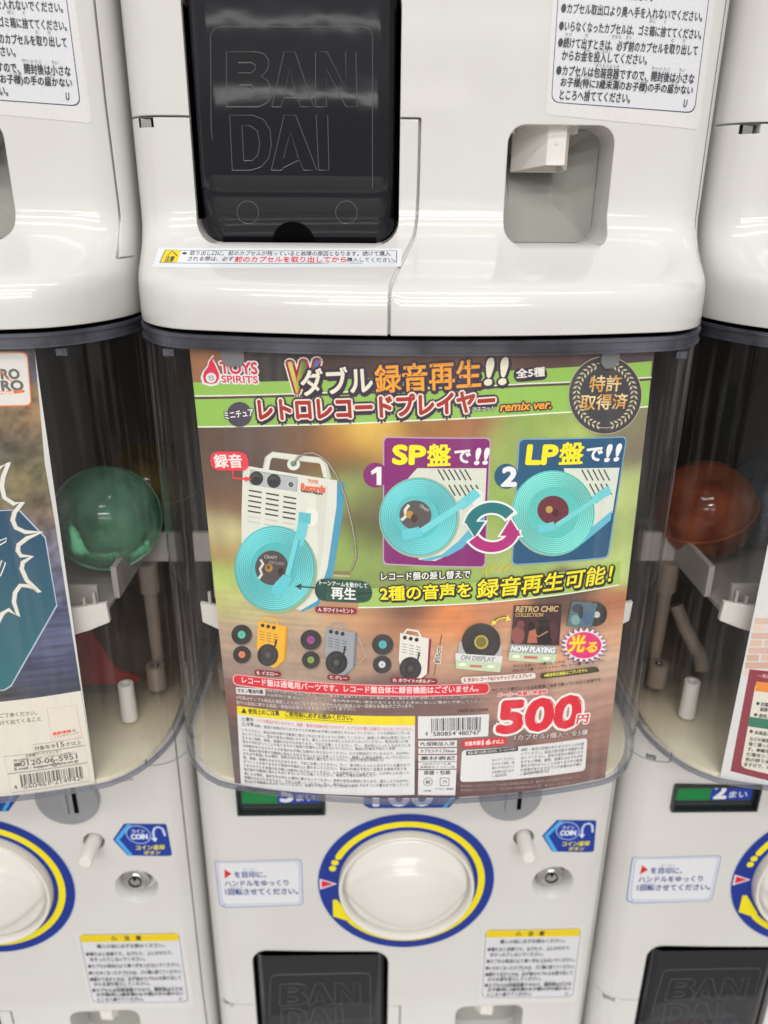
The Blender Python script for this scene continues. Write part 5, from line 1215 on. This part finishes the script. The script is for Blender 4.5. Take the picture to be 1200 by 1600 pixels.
# ------------------------------------------------------------------ capsules in the cases
def capsule(name, x, y, z, k, tint, hz, label, fillc, r=.0325, tilt=(0, 0, 0)):
    root = empty(name, (k*PITCHX+x, FY+y, Z0L+z), label, 'capsule', 'toy capsules in the clear cases'); root.rotation_euler = tilt
    m = tinted('capsule_'+name+str(k), tint, hz)
    bm = bmesh.new(); pr = [(r*math.sin(R_(a))+.00001, -r*math.cos(R_(a))) for a in range(0, 91, 9)]
    lathe(bm, pr, (0, 0, 0), 40, axis='z'); from_bm('lower_shell', bm, m, root, smooth=True, sharp=50)
    bm = bmesh.new(); pr = [(r*math.sin(R_(a))+.00001, r*math.cos(R_(a))+.002) for a in range(90, -1, -9)]
    lathe(bm, pr, (0, 0, 0), 40, axis='z'); from_bm('upper_shell', bm, m, root, smooth=True, sharp=50)
    bm = bmesh.new(); tube(bm, [((r+.0006)*math.cos(a*math.pi/24), (r+.0006)*math.sin(a*math.pi/24), .001) for a in range(48)], .0009, 6, closed=True)
    from_bm('seam_ring', bm, tinted('seam_'+name+str(k), tuple(c*.8 for c in tint[:3])+(1,), .5), root, smooth=True)
    bm = bmesh.new(); bmesh.ops.create_icosphere(bm, subdivisions=3, radius=r*.74)
    rnd = random.Random(int(x*1e4)); nz = noise2(7)
    for v in bm.verts:
        f = .72+.5*nz(v.co.x*90+9, v.co.z*90+v.co.y*60+9); v.co = v.co*f; v.co.z *= .85
    from_bm('wrapped_toy', bm, pm('toy_bag', fillc, .35, grain=.5, gscale=80, bump=.5), root, smooth=True, sharp=180)
    return root
zt = .4525+.0335
capsule('green_capsule', .1060, .040, zt+.002, -1, (.42, .74, .56, 1), .15, 'green see-through capsule in the left case beside the badge poster', (.30, .42, .34, 1), tilt=(.9, .5, 0))
capsule('amber_capsule', .1180, .094, zt, -1, (.55, .42, .12, 1), .10, 'dim amber capsule in the left case, behind the green capsule', (.20, .15, .06, 1))
capsule('orange_capsule', -.1020, .060, zt-.001, 1, (.66, .20, .09, 1), .26, 'dark orange capsule in the right case beside the pale poster', (.40, .10, .05, 1), tilt=(.2, -.4, 0))
capsule('blue_capsule', -.0500, .075, zt, 1, (.25, .42, .60, 1), .16, 'bluish capsule in the right case, behind the edge of the pale poster', (.15, .2, .3, 1))

# ------------------------------------------------------------------ setting
bm = bmesh.new(); box(bm, -1.6, 1.6, FY+.24, FY+.26, -.02, 2.0); w = from_bm('wall', bm, WALLM); w['kind'] = 'structure'
bm = bmesh.new(); box(bm, -4, 4, -5, FY+.24, -.05, 0); w = from_bm('floor', bm, pm('floor_tiles', (.38, .36, .33, 1), .35, grain=.1, gscale=4)); w['kind'] = 'structure'
bm = bmesh.new(); box(bm, -.46, .46, FY+.01, FY+.20, 0, Z0L-.002); w = from_bm('machine_stand', bm, GREY); w['label'] = 'low grey stand under the lower row of machines'; w['category'] = 'stand'
